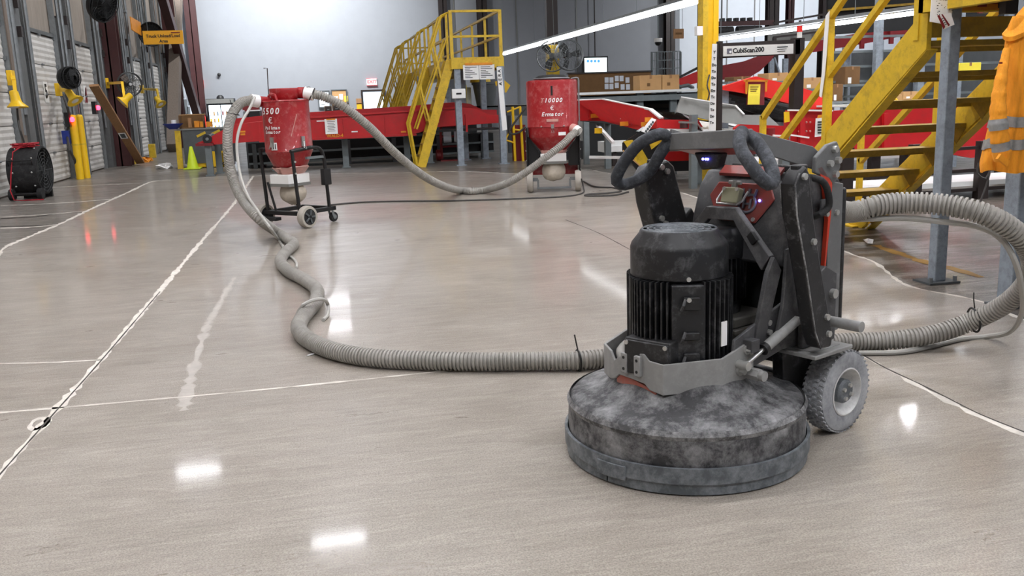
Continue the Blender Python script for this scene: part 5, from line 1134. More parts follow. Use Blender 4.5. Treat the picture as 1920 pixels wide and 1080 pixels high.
# upper red conveyor at the right end of the counter
uc = thing('inclined_conveyor', 'dark red inclined conveyor rising behind the tall yellow post', 'conveyor', (11,26,0))
part(B().prism([PY(1268,150,26),PY(1322,128,26),PY(1322,152,26),PY(1272,164,26)], (0,.06,0)), 'side_guard', 'red', uc)
part(B().prism([PY(1352,123,25.5),PY(1395,115,25.5),PY(1428,103,25.5),PY(1452,103,25.5),PY(1447,112,25.5),PY(1425,133,25.5),PY(1405,145,25.5),PY(1352,150,25.5)], (0,.06,0)), 'side_guard', 'dark_red', uc)
for px in (1445,1471): q = PY(px,110,26.5); part(B().box(q.x-.08,q.x+.08,26.4,26.5,0,q.z), 'leg', 'blue_grey', uc)
q0, q1 = PY(1452,108,26.4), PY(1466,150,26.4); part(B().beam(q0, q1, .05, .05), 'brace', 'blue_grey', uc)
part(B().beam(PY(1270,147,26.1),PY(1322,120,26.1),.1,.06), 'belt_edge', 'black', uc)
# gas cage, security camera, hanging sign against the bright back wall
gc = thing('wire_cage', 'grey wire mesh cage standing behind the counter at the bright wall', 'cage', (16,38,0))
q0, q1 = PY(1222,98,38), PY(1276,96,38)
for px in (1222,1232,1262,1276): q = PY(px,97,38); part(B().cyl((q.x,38,0),(q.x,38,q.z),.05,n=6), 'cage_post', 'grey_leg', gc)
for f in (0,.35,.7,1.1): part(B().beam((q0.x,38,q0.z-f),(q1.x,38,q1.z-f),.04,.04), 'cage_bar', 'grey_leg', gc)
for k in range(10): x = q0.x+(q1.x-q0.x)*k/9; part(B().cyl((x,38,q0.z-1.4),(x,38,q0.z),.014,n=5), 'cage_wire', 'grey_leg', gc)
q = PY(1234,74,36); t = thing('security_camera', 'white dome security camera hanging on a thin rod', 'camera', q)
part(B().cyl(q,(q.x,q.y,ZC),.025,n=6), 'rod', 'grey_leg', t); part(B().cyl(q-Vector((0,0,.10)), q+Vector((0,0,.05)), .17, n=16), 'camera_housing', 'white', t); part(B().ball(q-Vector((0,0,.10)), .15, 12), 'dome', 'glass_dark', t)
a, b_ = PY(1263,54,34), PY(1282,72,34); t = thing('hanging_sign', 'plain brown hanging sign left of the tall yellow post', 'sign', ((a.x+b_.x)/2,34,b_.z))
part(B().box(a.x,b_.x,34,34.04,b_.z,a.z), 'sign_board', 'plank', t); part(B().box(a.x+.08,b_.x-.08,33.99,34,(a.z+b_.z)/2-.03,(a.z+b_.z)/2+.04), 'print_line', 'carton_dark', t)
for x in (a.x+.05,b_.x-.05): part(B().cyl((x,34.02,a.z),(x,34.02,ZC),.01,n=5), 'hanging_wire', 'grey_leg', t)
# bright wall section is wall_back; rafters with black coils
cr = thing('pipe_rack', 'dark maroon overhead pipe rack carrying black rolled ducts', 'pipe rack', (12,30,4))
a, b_ = PY(1343,45,30), PY(1450,42,30)
part(B().beam(a, b_, .12, .16), 'rack_beam', 'maroon', cr)
for k in range(5): q = a.lerp(b_, .1+.12*k); part(B().box(q.x-.06,q.x+.06,29.9,30.1,q.z+.08,q.z+.18), 'roller_block', 'black', cr)
for f0, f1 in ((0,.28),(.36,.78)): part(B().cyl(a.lerp(b_,f0)-Vector((0,0,.24)), a.lerp(b_,f1)-Vector((0,0,.24)), .15, n=12), 'rolled_duct', 'black_rubber', cr)
for x in (a.x+.2,b_.x-.2): part(B().cyl((x,30,a.z),(x,30,ZC),.02,n=5), 'hanger', 'dark_steel', cr)
wk = thing('upper_walkway', 'dark railing of an upper walkway behind the second strip light', 'railing', (13,27,3))
for (x0,y0,x1,y1) in ((1450,43,1550,26),(1450,70,1550,58),(1500,38,1502,62),(1535,31,1537,58)): part(B().beam(PY(x0,y0,27), PY(x1,y1,27), .06, .06), 'rail', 'dark_steel', wk)
part(B().prism([PY(1440,62,27.3),PY(1560,50,27.3),PY(1560,75,27.3),PY(1440,80,27.3)], (0,.05,0)), 'mesh_panel', 'grey_panel', wk)
for px in (1452,1548): q = PY(px,70,27); part(B().box(q.x-.05,q.x+.05,26.95,27.05,0,q.z), 'post', 'dark_steel', wk)
# red conveyor pair in front of the counter
rc = thing('belt_conveyor', 'red conveyor with a bend and white rim, right of the bigger dust extractor', 'conveyor', (5,16,0))
rp_ = [PY(1080,188,16.2), PY(1130,186,16.0), PY(1220,205,13.9), PY(1240,221,13.5), PY(1240,240,13.5), PY(1195,243,14.2), PY(1130,227,16.0), PY(1080,226,16.2)]
part(B().prism(rp_, (.05,.02,0)), 'side_guard', 'red', rc)
for p_, q_ in ((rp_[0],rp_[1]),(rp_[1],rp_[2]),(rp_[2],rp_[3])): part(B().beam(p_, q_, .07, .025), 'guard_rim', 'white', rc)
for (px, t0, t1, f) in ((1106,191,224,0),(1147,193,228,.2),(1182,200,238,.6)): 
    yv = 16.1-2.2*f; part(B().beam(PY(px,t0,yv-.05), PY(px,t1,yv-.05), .05, .05), 'guard_rib', 'red', rc)
q = PY(1168,203,14.85); lb = part(B().beam(PY(1168,197,14.9), PY(1168,223,14.9), .10, .02), 'route_label', 'paper', rc)
for k in range(4): z_ = PY(1168,201+6*k,14.86); text('XRBS'[k], .07, 'lettering', 'print', rc, z_-Vector((0,.03,0)), (.75,-.65,0), (0,0,1), bold=.002)
for px, py, yv in ((1170,232,14.6),(1217,224,13.8),(1115,217,16.0),(1210,233,13.9)): q = PY(px,py,yv); part(B().beam(q-Vector((.07,0,0)), q+Vector((.07,0,0)), .03, .07), 'tape_strip', 'tape_orange', rc)
for px, py in ((1100,308),(1140,316),(1109,286),(1149,290)):
    g = G(px, py); part(B().box(g.x-.06,g.x+.06,g.y-.05,g.y+.05,0,1.0), 'leg', 'grey_leg', rc)
part(B().prism([PY(1086,222,17.2),PY(1160,230,17.2),PY(1160,234,17.2),PY(1086,226,17.2)], (0,.6,0)), 'bed', 'dark_void', rc)
part(B().cyl(PY(1122,240,15.9), PY(1122,250,15.9), .07, n=10), 'valve', 'bright_yellow', rc)
rc2 = thing('transfer_conveyor', 'short red conveyor section with a white belt under the striped panel', 'conveyor', (5.6,13.6,0))
part(B().prism([PY(1232,224,13.3),PY(1310,225,13.3),PY(1321,243,13.3),PY(1232,241,13.3)], (0,.05,0)), 'side_guard', 'red', rc2)
part(B().prism([PY(1225,209,15.3),PY(1275,210,15.3),PY(1305,226,13.3),PY(1318,243,13.0),PY(1400,243,13.0),PY(1400,237,14.5),PY(1308,218,15.3)], (0,0,-.03)), 'belt', 'belt', rc2)
part(B().beam(PY(1232,244,13.25), PY(1325,246,13.25), .05, .05), 'lower_rail', 'white', rc2)
for px, py in ((1262,326),(1308,345)):
    g = G(px, py); part(B().box(g.x-.055,g.x+.055,g.y-.05,g.y+.05,0,.92), 'leg', 'grey_leg', rc2)
part(B().cyl(PY(1282,240,13.0), PY(1282,229,13.0), .06, n=12), 'end_stop', 'maroon', rc2); part(B().beam(PY(1275,229,13.0), PY(1302,230,13.0), .12, .03), 'stop_cap', 'grey_panel', rc2)
part(B().prism([PY(1225,285,14.6),PY(1330,282,14.6),PY(1330,300,14.6),PY(1225,303,14.6)], (0,.05,0)), 'lower_guard', 'red', rc2); part(B().prism([PY(1225,281,14.7),PY(1330,278,14.7),PY(1330,283,14.7),PY(1225,286,14.7)], (0,.4,0)), 'lower_tray', 'grey_panel', rc2)
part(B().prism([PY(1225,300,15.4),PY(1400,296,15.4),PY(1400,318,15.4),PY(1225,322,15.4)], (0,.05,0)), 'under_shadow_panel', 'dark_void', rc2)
tg = thing('hanging_tag', 'white printed paper tag twisted on the end of the red conveyor', 'tag', PY(1212,235,13.3))
part(B().prism([PY(1222,221,13.35),PY(1231,224,13.35),PY(1213,250,13.3),PY(1202,246,13.3)], (0,.01,0)), 'tag_paper', 'paper', tg)
for k in range(5): part(B().beam(PY(1222.5-3.2*k,228.5+4.2*k,13.28), PY(1226-3.2*k,230+4.2*k,13.28), .006, .035), 'print_line', 'bin_grey', tg)
part(B().add([PY(1192,246,13.4),PY(1206,237,13.35),PY(1210,240,13.5),PY(1198,247,13.3)], [(0,1,2,3)]), 'second_tag', 'paper', tg)
# hazard-striped panel
hpnl = thing('hazard_panel', 'black and yellow hazard striped panel leaning behind the left handle loop', 'panel', G(1190,310)); YH = 14.0
part(B().prism([PY(1168,268,YH),PY(1195,250,YH),PY(1250,262,YH),PY(1240,320,YH),PY(1196,322,YH),PY(1168,282,YH)], (0,.04,0)), 'panel_board', 'black', hpnl)
for (ps) in ([(1169,265),(1186,262),(1212,296),(1200,303),(1180,282)], [(1190,283),(1204,280),(1226,318),(1208,322),(1190,300)], [(1215,262),(1238,250),(1245,262),(1222,280)]): part(B().prism([PY(x,y,YH-.02) for x, y in ps], (0,.02,0)), 'stripe', 'yellow', hpnl)
part(B().beam(PY(1168,282,YH-.02), PY(1212,322,YH-.02), .02, .02), 'rope_edge', 'carton', hpnl)
# white ground-level slats beyond (conveyor return decks)
rd = thing('return_deck', 'low white conveyor return deck seen between the grey legs', 'conveyor', (6.3,18.5,0))
part(B().box(6.0,11,18.3,19.0,.28,.50), 'deck', 'belt', rd); part(B().box(6.0,11,18.25,18.3,.30,.42), 'deck_edge', 'white', rd)
for k in range(5): part(B().box(6.1+k*1.1,6.2+k*1.1,18.3,18.4,0,.3), 'leg', 'dark_steel', rd)
part(B().beam((5.2,17.0,.30),(7.2,15.2,.26),.05,.05), 'side_rail', 'white', rd); part(B().beam(PY(1120,235,17.5), PY(1150,268,15.8), .06,.05), 'side_rail', 'white', rd)
part(B().box(5.3,5.9,19.5,19.6,.5,.95), 'motor_cover', 'grey_panel', rd)
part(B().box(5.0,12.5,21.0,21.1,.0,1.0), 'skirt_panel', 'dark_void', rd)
# grey chute guard
gg = thing('chute_guard', 'grey sheet metal chute guard between the red conveyors and the scanner', 'chute', (6,13,0))
part(B().prism([PY(1277,182,13.2),PY(1330,190,13.1),PY(1379,198,12.9),PY(1394,215,12.7),PY(1440,216,12.6),PY(1462,236,12.4),PY(1395,234,12.6),PY(1340,228,12.9),PY(1268,210,13.3)], (0,.03,0)), 'guard_sheet', 'grey_panel', gg)
part(B().beam(PY(1277,181.5,13.15), PY(1379,197.5,12.85), .04,.015), 'sheet_lip', 'white', gg); part(B().beam(PY(1379,197.5,12.85), PY(1395,214.5,12.65), .03,.012), 'sheet_lip', 'white', gg)
part(B().prism([PY(1272,196,13.4),PY(1277,183,13.4),PY(1279,208,13.4),PY(1266,212,13.4)], (0,.03,0)), 'end_bracket', 'grey_leg', gg)
for px in (1300,1420): g = PY(px,215,13.1); part(B().box(g.x-.05,g.x+.05,13.05,13.15,0,g.z), 'leg', 'grey_leg', gg)
# tall yellow post with its white label strip
p = PY(1328,100,14.2); yp = thing('steel_post', 'tall bright yellow steel post beside the parcel scanner', 'post', (p.x,14.2,0))
part(B().box(p.x-.14,p.x-.05,14.1,14.3,0,ZC), 'post_flange', 'yellow', yp); part(B().box(p.x-.05,p.x+.04,14.12,14.28,0,ZC), 'post_web', 'bright_yellow', yp); part(B().box(p.x+.04,p.x+.13,14.1,14.3,0,ZC), 'post_flange', 'bright_yellow', yp)
q = PY(1310,58,14.05); part(B().box(q.x-.05,q.x+.05,14.0,14.1,q.z-.07,q.z+.07), 'switch_box', 'white', yp)
part(B().tube(catmull([PY(1330,140,14.05),PY(1326,160,14.02),PY(1330,175,14.02),PY(1327,188,14.05)], .04), .012, 6), 'cord', 'dark_cable', yp)
ls = thing('label_strip', 'long white strip of printed lane codes hanging at the yellow post', 'label', PY(1334,245,11.9))
part(B().prism([PY(1336,82,11.99),PY(1344.5,82,11.99),PY(1342,246,11.99),PY(1329,246,11.99)], (0,.012,0)), 'strip', 'paper', ls)
for k, ch in enumerate(['Y','T','Do','To','Do','To','Do','Tc','Do','To','Do','To']):
    q = PY(1340-.5*k, 98+12*k, 11.98); text(ch, .05, 'lettering', 'print', ls, q, (1,0,0), (0,0,1), bold=.002)
# parcel scanner gantry
sc = thing('parcel_scanner', 'dark gantry of the parcel scanner with a long white name beam', 'scanner', (6.1,12,0))
a, b_ = PY(1348,80,12), PY(1497,76,12)
part(B().box(a.x-.015,a.x+.045,11.97,12.05,0,2.12), 'gantry_post', 'dark_steel', sc); part(B().box(b_.x-.07,b_.x+.07,11.95,12.1,0,2.14), 'gantry_post', 'dark_steel', sc)
part(B().beam((a.x,11.98,1.99),(b_.x,11.98,2.02),.06,.20), 'gantry_beam', 'dark_steel', sc)
c0, c1 = PY(1358,96,11.9), PY(1489,91,11.9); sp = part(B().beam((c0.x,11.93,c0.z),(c1.x,11.93,c1.z),.02,.135), 'name_panel', 'skin_white', sc)
dx_ = (Vector((c1.x,11.93,c1.z))-Vector((c0.x,11.93,c0.z))).normalized()
q = PY(1395,94.7,11.91); text('CubiScan', .088, 'lettering', 'print', sp, (q.x,11.915,q.z), dx_, (0,0,1), bold=.003); q = PY(1424,93,11.91); text('200', .092, 'lettering', 'print', sp, (q.x+.005,11.915,q.z), dx_, (0,0,1), bold=.003)
q = PY(1368,96,11.91); part(B().box(q.x-.035,q.x+.035,11.912,11.918,q.z-.035,q.z+.035), 'logo_square', 'g_emblem', sp); part(B().cyl((q.x+.01,11.915,q.z-.01),(q.x+.01,11.905,q.z-.01),.016,n=12), 'logo_dot', 'white', sp)
for k in range(3): q = PY(1470,88+4*k,11.91); part(B().beam((q.x-.10,11.914,q.z),(q.x+.06-.02*k,11.914,q.z+.004),.004,.012 if k == 0 else .006), 'print_line', 'bin_grey', sp)
q = PY(1499,65,11.98); bc = thing('signal_beacon', 'red and cream signal beacon on top of the scanner gantry', 'beacon', q)
part(B().cyl((q.x,11.98,2.14),(q.x,11.98,2.22),.035,n=14), 'beacon_base', 'skin_white', bc); part(B().cyl((q.x,11.98,2.22),(q.x,11.98,2.30),.04,n=14), 'beacon_lens', 'bright_red', bc)
# bright red cover hood and black rollers
hd_ = thing('conveyor_hood', 'bright red curved conveyor hood behind the scanner posts', 'hood', (6.9,13.2,0))
part(B().prism([PY(1353,163,13),PY(1395,150,13),PY(1418,143,13),PY(1440,149,13),PY(1490,160,13),PY(1530,173,13),PY(1548,184,13),PY(1562,205,13),PY(1500,205,13),PY(1488,197,13),PY(1440,183,13),PY(1380,172,13),PY(1353,168,13)], (.1,.35,0)), 'hood_shell', 'bright_red', hd_)
for k in range(5): part(B().cyl(PY(1365+7*k,176+6*k,13.3), PY(1500+4*k,207+7*k,12.9), .05, n=8), 'roller', 'black_rubber', hd_)
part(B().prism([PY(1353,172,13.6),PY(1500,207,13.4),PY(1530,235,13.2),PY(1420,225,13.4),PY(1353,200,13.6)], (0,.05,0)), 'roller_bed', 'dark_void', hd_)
q = PY(1358,183,13.2); part(B().box(q.x-.05,q.x+.05,13.15,13.2,0,q.z+.12), 'support', 'blue_grey', hd_)
q = PY(1480,200,13.2); part(B().box(q.x-.05,q.x+.05,13.35,13.45,0,q.z), 'support', 'blue_grey', hd_)
nt_ = thing('taped_notice', 'yellow notice in a clear sleeve taped to the bright red hood', 'notice', PY(1416,173,12.9))
part(B().prism([PY(1403,151,12.95),PY(1434,151,12.95),PY(1433,197,12.9),PY(1400,197,12.9)], (0,.01,0)), 'sleeve', 'dark_red', nt_)
sh = part(B().prism([PY(1404,158,12.92),PY(1426,158,12.92),PY(1424,196,12.87),PY(1402,196,12.87)], (0,.01,0)), 'sheet', 'yellow_paper', nt_)
for k in range(8): part(B().beam(PY(1407,163+4*k,12.9), PY(1422-(k%3)*2,163+4*k,12.9), .004, .012), 'print_line', 'carton_dark', sh)
for ps in ([(1395,149),(1440,150),(1440,153),(1395,153)],[(1398,150),(1403,150),(1401,176),(1398,176)],[(1435,151),(1439,151),(1438,172),(1435,172)]): part(B().prism([PY(x,y,12.9) for x, y in ps], (0,.01,0)), 'tape_strip', 'tape_orange', nt_)
# cartons behind the hood
def crt(x0, y0, x1, y1, Y, lab, m='carton', grp='cartons behind the stairs', d_=.4):
    a, b_ = PY(x0,y0,Y), PY(x1,y1,Y); t = thing('carton', lab, 'carton', ((a.x+b_.x)/2,Y+d_/2,b_.z), 0, grp)
    part(B().box(a.x,b_.x,Y,Y+d_,b_.z,a.z), 'carton_body', m, t, bevel=.008); w_ = (b_.x-a.x)
    part(B().box(a.x+w_*.45,a.x+w_*.55,Y-.003,Y+d_+.003,a.z-.05,a.z+.003), 'tape_strip', 'plank', t); part(B().box(a.x+w_*.2,a.x+w_*.42,Y-.004,Y,b_.z+.02,b_.z+(a.z-b_.z)*.4), 'shipping_label', 'paper', t)
crt(1441,137,1478,152,14.5,'long kraft carton behind the red hood with a white label'); crt(1506,146,1540,166,14.2,'kraft carton right of the scanner post behind the red hood')
crt(1376,144,1408,152,16,'dark flat carton behind the left slope of the red hood','carton_dark'); crt(1662,178,1690,200,12.5,'kraft carton on the deck seen under the stair stringer'); crt(1694,172,1722,186,12.8,'small kraft carton stacked right of the one under the stringer'); crt(1694,187,1720,200,12.8,'kraft carton below the small one under the stringer'); crt(1560,158,1580,190,13.5,'dark carton seen left of the yellow stringer','carton_dark'); crt(1585,125,1612,158,14,'dark brown carton high behind the yellow stringer','carton_dark')
rk = thing('storage_rack', 'grey storage rack with shelf boards behind the red hood and the near stair', 'rack', (8,14.3,0))
for x0, x1, yb, Yd in ((1430,1560,152.5,14.4),(1500,1560,166.5,14.1),(1365,1420,152.5,15.9),(1575,1625,158.5,13.9),(1550,1600,190.5,13.4)):
    a, b_ = PY(x0,yb,Yd), PY(x1,yb,Yd); part(B().box(a.x,b_.x,Yd,Yd+.6,a.z-.04,a.z-.002), 'shelf_board', 'grey_leg', rk)
    for x in (a.x,b_.x-.05): part(B().box(x,x+.05,Yd+.55,Yd+.6,0,a.z-.04), 'rack_leg', 'grey_leg', rk)
mz = thing('mezzanine', 'dark mezzanine front with thin rails high behind the near yellow stair', 'mezzanine', (11,19.5,2.5))
part(B().prism([PY(1553,-8,19.5),PY(1745,-8,19.5),PY(1930,-8,19.5),PY(1930,20,19.5),PY(1745,42,19.5),PY(1553,66,19.5)], (0,.08,0)), 'front_panel', 'dark_void', mz)
for k in range(3): part(B().beam(PY(1553,20+17*k,19.4), PY(1930,-10+14*k,19.4), .05,.05), 'rail', 'yellow_tread', mz)
for px in (1560,1700): q = PY(px,40,19.6); part(B().box(q.x-.08,q.x+.08,19.6,19.7,0,q.z), 'post', 'dark_steel', mz)
part(B().prism([PY(1560,98,17.5),PY(1930,86,17.5),PY(1930,196,17.5),PY(1560,200,17.5)], (0,.06,0)), 'back_sheet', 'bin_grey', mz)
for px in (1590,1650,1725,1795): q = PY(px,120,17.3); part(B().box(q.x-.07,q.x+.07,17.3,17.4,0,q.z+.5), 'post', 'blue_grey', mz)
single(B().tube(catmull([PY(1668,188,12.2),PY(1678,186,12.2),PY(1680,192,12.2),PY(1672,196,12.2)], .03), .03, 6), 'strap_roll', 'bright_yellow', 'yellow strap lying before the cartons under the stringer', 'strap')
dk = thing('sort_deck', 'white sorting deck carrying cartons behind the near yellow stair', 'deck', (8,12.3,0))
part(B().prism([PY(1600,201,12),PY(1900,194,12),PY(1900,190,12),PY(1600,197,12)], (0,1.6,0)), 'deck_top', 'belt', dk)
for px in (1640,1720,1790,1880): q = PY(px,150,14.2); part(B().box(q.x-.06,q.x+.06,14.1,14.2,0,2.9), 'rack_post', 'blue_grey', dk)
part(B().prism([PY(1540,40,15),PY(1930,20,15),PY(1930,42,15),PY(1540,66,15)], (0,.06,0)), 'rack_panel', 'dark_void', dk)
for k in range(5): part(B().beam(PY(1560,70+28*k,14.3), PY(1900,62+27*k,14.3), .05,.04), 'rack_beam', 'grey_leg', dk)
part(B().box(7.4,12,15.2,15.3,.2,1.0), 'back_panel', 'grey_panel', dk)
crt(1800,118,1838,150,12.6,'pale yellow carton face behind the stair treads','yellow_paper')
# upper dark red tube conveyor
ut = thing('upper_conveyor', 'dark red upper conveyor crossing behind the near yellow stair', 'conveyor', (9,16,2))
part(B().prism([PY(1525,78,16),PY(1620,60,16),PY(1700,45,16),PY(1800,28,16),PY(1930,18,16),PY(1930,36,16),PY(1800,52,16),PY(1700,66,16),PY(1620,82,16),PY(1525,98,16)], (0,.06,0)), 'side_guard', 'dark_red', ut)
for k in range(7): q = PY(1560+55*k,80-9*k,15.95); part(B().box(q.x-.04,q.x+.04,15.9,15.95,q.z-.2,q.z+.15), 'guard_rib', 'dark_red', ut)
for px in (1590,1800): q = PY(px,80,16.2); part(B().box(q.x-.06,q.x+.06,16.2,16.3,0,q.z), 'leg', 'blue_grey', ut)
# big red trough behind the stair
bt = thing('belt_conveyor', 'wide red conveyor trough behind the treads of the near stair', 'conveyor', (7,10,0))
part(B().prism([PY(1475,222,11),PY(1478,207,11),PY(1560,208,11),PY(1640,203,11),PY(1745,196,11),PY(1930,186,11),PY(1930,290,11),PY(1820,296,11),PY(1745,282,11),PY(1570,284,11),PY(1500,276,11),PY(1475,262,11)], (0,.08,0)), 'side_guard', 'red', bt)
part(B().beam(PY(1478,206.5,10.95), PY(1560,207.5,10.95), .05,.02), 'guard_rim', 'white', bt)
for px in (1503,1660,1800): part(B().beam(PY(px,212,10.94), PY(px,280,10.94), .07,.06), 'guard_rib', 'red', bt)
for j in range(2):
    for k in range(4): part(B().ball(PY(1498+7*k,229+17*j,10.96), .014, 8), 'rivet', 'v_film', bt)
part(B().beam(PY(1482,253,10.9), PY(1516,258,10.9), .04,.02), 'tape_strip', 'white', bt)
np_ = part(B().prism([PY(1530,222,10.9),PY(1546,220,10.9),PY(1543,255,10.9),PY(1528,257,10.9)], (0,.01,0)), 'taped_notice', 'paper', bt)
for k in range(5): part(B().beam(PY(1533,229+5*k,10.88), PY(1541,228.5+5*k,10.88), .004,.02), 'notice_line', 'print', np_)
part(B().prism([PY(1534,216,10.9),PY(1546,214.5,10.9),PY(1546,220,10.9),PY(1533,222,10.9)], (0,.01,0)), 'tape_strip', 'tape_orange', bt)
part(B().prism([PY(1470,210,10.92),PY(1480,209,10.92),PY(1481,228,10.92),PY(1471,230,10.92)], (0,.01,0)), 'tape_strip', 'bright_yellow', bt)
for px in (1485,1640,1700,1880): q = PY(px,270,11.3); part(B().box(q.x-.07,q.x+.07,11.25,11.35,0,q.z), 'leg', 'dark_steel', bt)
sc2 = thing('belt_conveyor', 'lower red conveyor end seen behind the folded grinder handle', 'conveyor', (4.8,9.5,0))
part(B().prism([PY(1378,240,10),PY(1388,233,10),PY(1470,236,10),PY(1480,262,10),PY(1430,262,10),PY(1378,246,10)], (0,.06,0)), 'side_guard', 'red', sc2); part(B().cyl(PY(1445,240,9.97), PY(1445,255,9.97), .05, n=10), 'guide_knob', 'dark_red', sc2)
part(B().beam(PY(1450,254,9.9), PY(1470,255,9.9), .05,.02), 'tape_strip', 'white', sc2)
for px in (1395,1475): q = PY(px,250,10.2); part(B().box(q.x-.05,q.x+.05,10.2,10.3,0,q.z), 'leg', 'grey_leg', sc2)
# pale belts low behind the stairs
lb_ = thing('low_belt', 'low white belt deck on dark legs behind the near stair', 'conveyor', (7,9.8,0))
part(B().box(5.9,11,10.0,10.8,.16,.22), 'belt', 'belt', lb_); part(B().box(5.9,11,11.9,12.8,.40,.46), 'belt', 'belt', lb_)
for z in (.10,.34,.62): part(B().beam((5.9,9.95,z),(11,9.95,z+.05),.05,.04), 'side_rail', 'dark_steel', lb_)
for k in range(5): part(B().box(6.2+k*.95,6.35+k*.95,9.9,10,0,.72), 'leg', 'dark_steel', lb_)
part(B().cyl((8.2,9.8,.5),(9.2,9.8,.5),.12,n=14), 'drive_motor', 'bin_grey', lb_)
single(B().tube(catmull([PY(1835,305,9.5),PY(1832,325,9.5),PY(1848,335,9.5),PY(1856,320,9.5),PY(1850,345,9.5),PY(1838,378,9.5)], .05), .012, 5), 'cable_loop', 'dark_cable', 'thin black cable dangling below the orange jacket', 'cable')
# ------------------------------------------------------------------ near yellow stair
st_ = thing('access_stair', 'large yellow open-tread stair climbing to the near platform at the right', 'stair', (4.95,7.3,0))
XS0, XS1, SLP = 4.40, 5.50, .73
def sz(y): return 1.80-SLP*(y-6.03)
for x in (XS0, XS1):
    up = Vector((0,SLP,1)).normalized(); ya, yb = 5.98, 8.42
    part(B().prism([(x-.02,ya,sz(ya)+.15),(x-.02,ya,sz(ya)-.16),(x-.02,yb,sz(yb)-.10),(x-.02,8.60,0),(x-.02,8.60,.10),(x-.02,yb,sz(yb)+.15)], (.04,0,0)), 'stringer', 'yellow', st_, bevel=.003)
    for o in (.15,-.16): part(B().beam((x+.03,ya,sz(ya)+o),(x+.03,yb,sz(yb)+o),.09,.012,up=up), 'stringer_flange', 'yellow', st_)
    part(B().box(x-.09,x+.09,8.42,8.66,0,.012), 'foot_plate', 'yellow', st_)
for k in range(1, 9):
    z = .215*k; y = 6.03+(1.80-z)/SLP
    tr_ = part(B().box(XS0+.02,XS1-.02,y-.13,y+.13,z-.02,z+.02), 'tread', 'yellow_tread', st_); part(B().box(XS0+.02,XS1-.02,y+.12,y+.135,z-.055,z+.02), 'tread_nosing', 'yellow_tread', tr_)
    part(B().prism([(XS1-.025,y-.13,z-.02),(XS1-.025,y+.13,z-.02),(XS1-.025,y-.02,z-.16)], (.006,0,0)), 'tread_bracket', 'yellow_tread', tr_)
part(B().box(XS0+.02,XS1-.02,5.99,6.02,1.76,1.90), 'landing_riser', 'yellow_tread', st_)
def rz_(y, o): return sz(y)+o
for x in (XS0, XS1):
    part(B().tube([(x,5.9,rz_(5.95,1.14)),(x,8.45,rz_(8.45,1.14)),(x,8.58,1.0),(x,8.58,.03)], .026, 4) if 0 else B().beam((x,5.6,rz_(5.6,1.14)),(x,8.46,rz_(8.46,1.14)),.05,.05), 'handrail', 'yellow', st_)
    part(B().beam((x,5.6,rz_(5.6,.65)),(x,8.46,rz_(8.46,.65)),.05,.05), 'mid_rail', 'yellow', st_)
    part(B().box(x-.025,x+.025,8.44,8.49,.03,rz_(8.46,1.16)), 'rail_post', 'yellow', st_)
    for y in (7.30, 6.1): part(B().box(x-.03,x+.03,y-.03,y+.03,sz(y),rz_(y,1.14)), 'rail_post', 'yellow', st_)
single(B().prism([PX(1549,30,4.36),PX(1556,20,4.36),PX(1551,90,4.36),PX(1547,140,4.36),PX(1541,183,4.36),PX(1537,180,4.36),PX(1542,135,4.36),PX(1545,80,4.36)], (-.006,0,0)), 'tag_ribbon', 'paper', 'long white paper ribbon tied to the handrail of the near stair', 'ribbon')
# platform over the posts
np2 = thing('access_platform', 'near yellow-edged platform at the upper right corner on grey posts', 'platform', (6,4.5,0))
part(B().box(4.30,9,2.6,5.98,2.03,2.08), 'deck_grating', 'dark_steel', np2)
part(B().box(4.30,9,5.93,6.0,1.93,2.16), 'edge_beam', 'yellow', np2); part(B().box(4.30,4.38,2.6,5.98,1.93,2.16), 'edge_beam', 'yellow', np2)
for k in range(9): part(B().box(4.4+k*.5,4.46+k*.5,2.6,5.93,1.95,2.03), 'joist', 'dark_steel', np2)
part(B().box(4.45,9,5.3,5.36,1.86,1.99), 'under_beam', 'dark_steel', np2)
q = PY(1840,5,5.92); part(B().box(4.50,5.02,5.915,5.93,1.94,2.12).jitter(.006), 'warning_tape', 'tape_orange', np2)
for k in range(5): part(B().box(4.55+.09*k,4.62+.09*k,5.905,5.915,1.96+.02*(k%2),1.99+.02*(k%2)), 'tape_mark', 'dark_red', np2)
def gpost(x, y, lab, w_=.15):
    t = thing('steel_post', lab, 'post', (x,y,0), 0); h = w_/2
    part(B().box(x-h,x+h,y-h,y+h,.012,2.03), 'post_tube', 'blue_grey', t, bevel=.008); bpl = part(B().box(x-.125,x+.125,y-.10,y+.10,0,.014), 'base_plate', 'bin_grey', t)
    for sx in (-.10,.10): part(B().cyl((x+sx,y-.07,.012),(x+sx,y-.07,.05),.014,n=6), 'anchor_bolt', 'galv', bpl)
    return t
gpost(4.41, 5.76, 'blue-grey square steel post in front of the yellow stair, papers on top', .09)
gpost(4.36, 4.95, 'blue-grey square steel post at the right edge behind the orange jacket', .13)
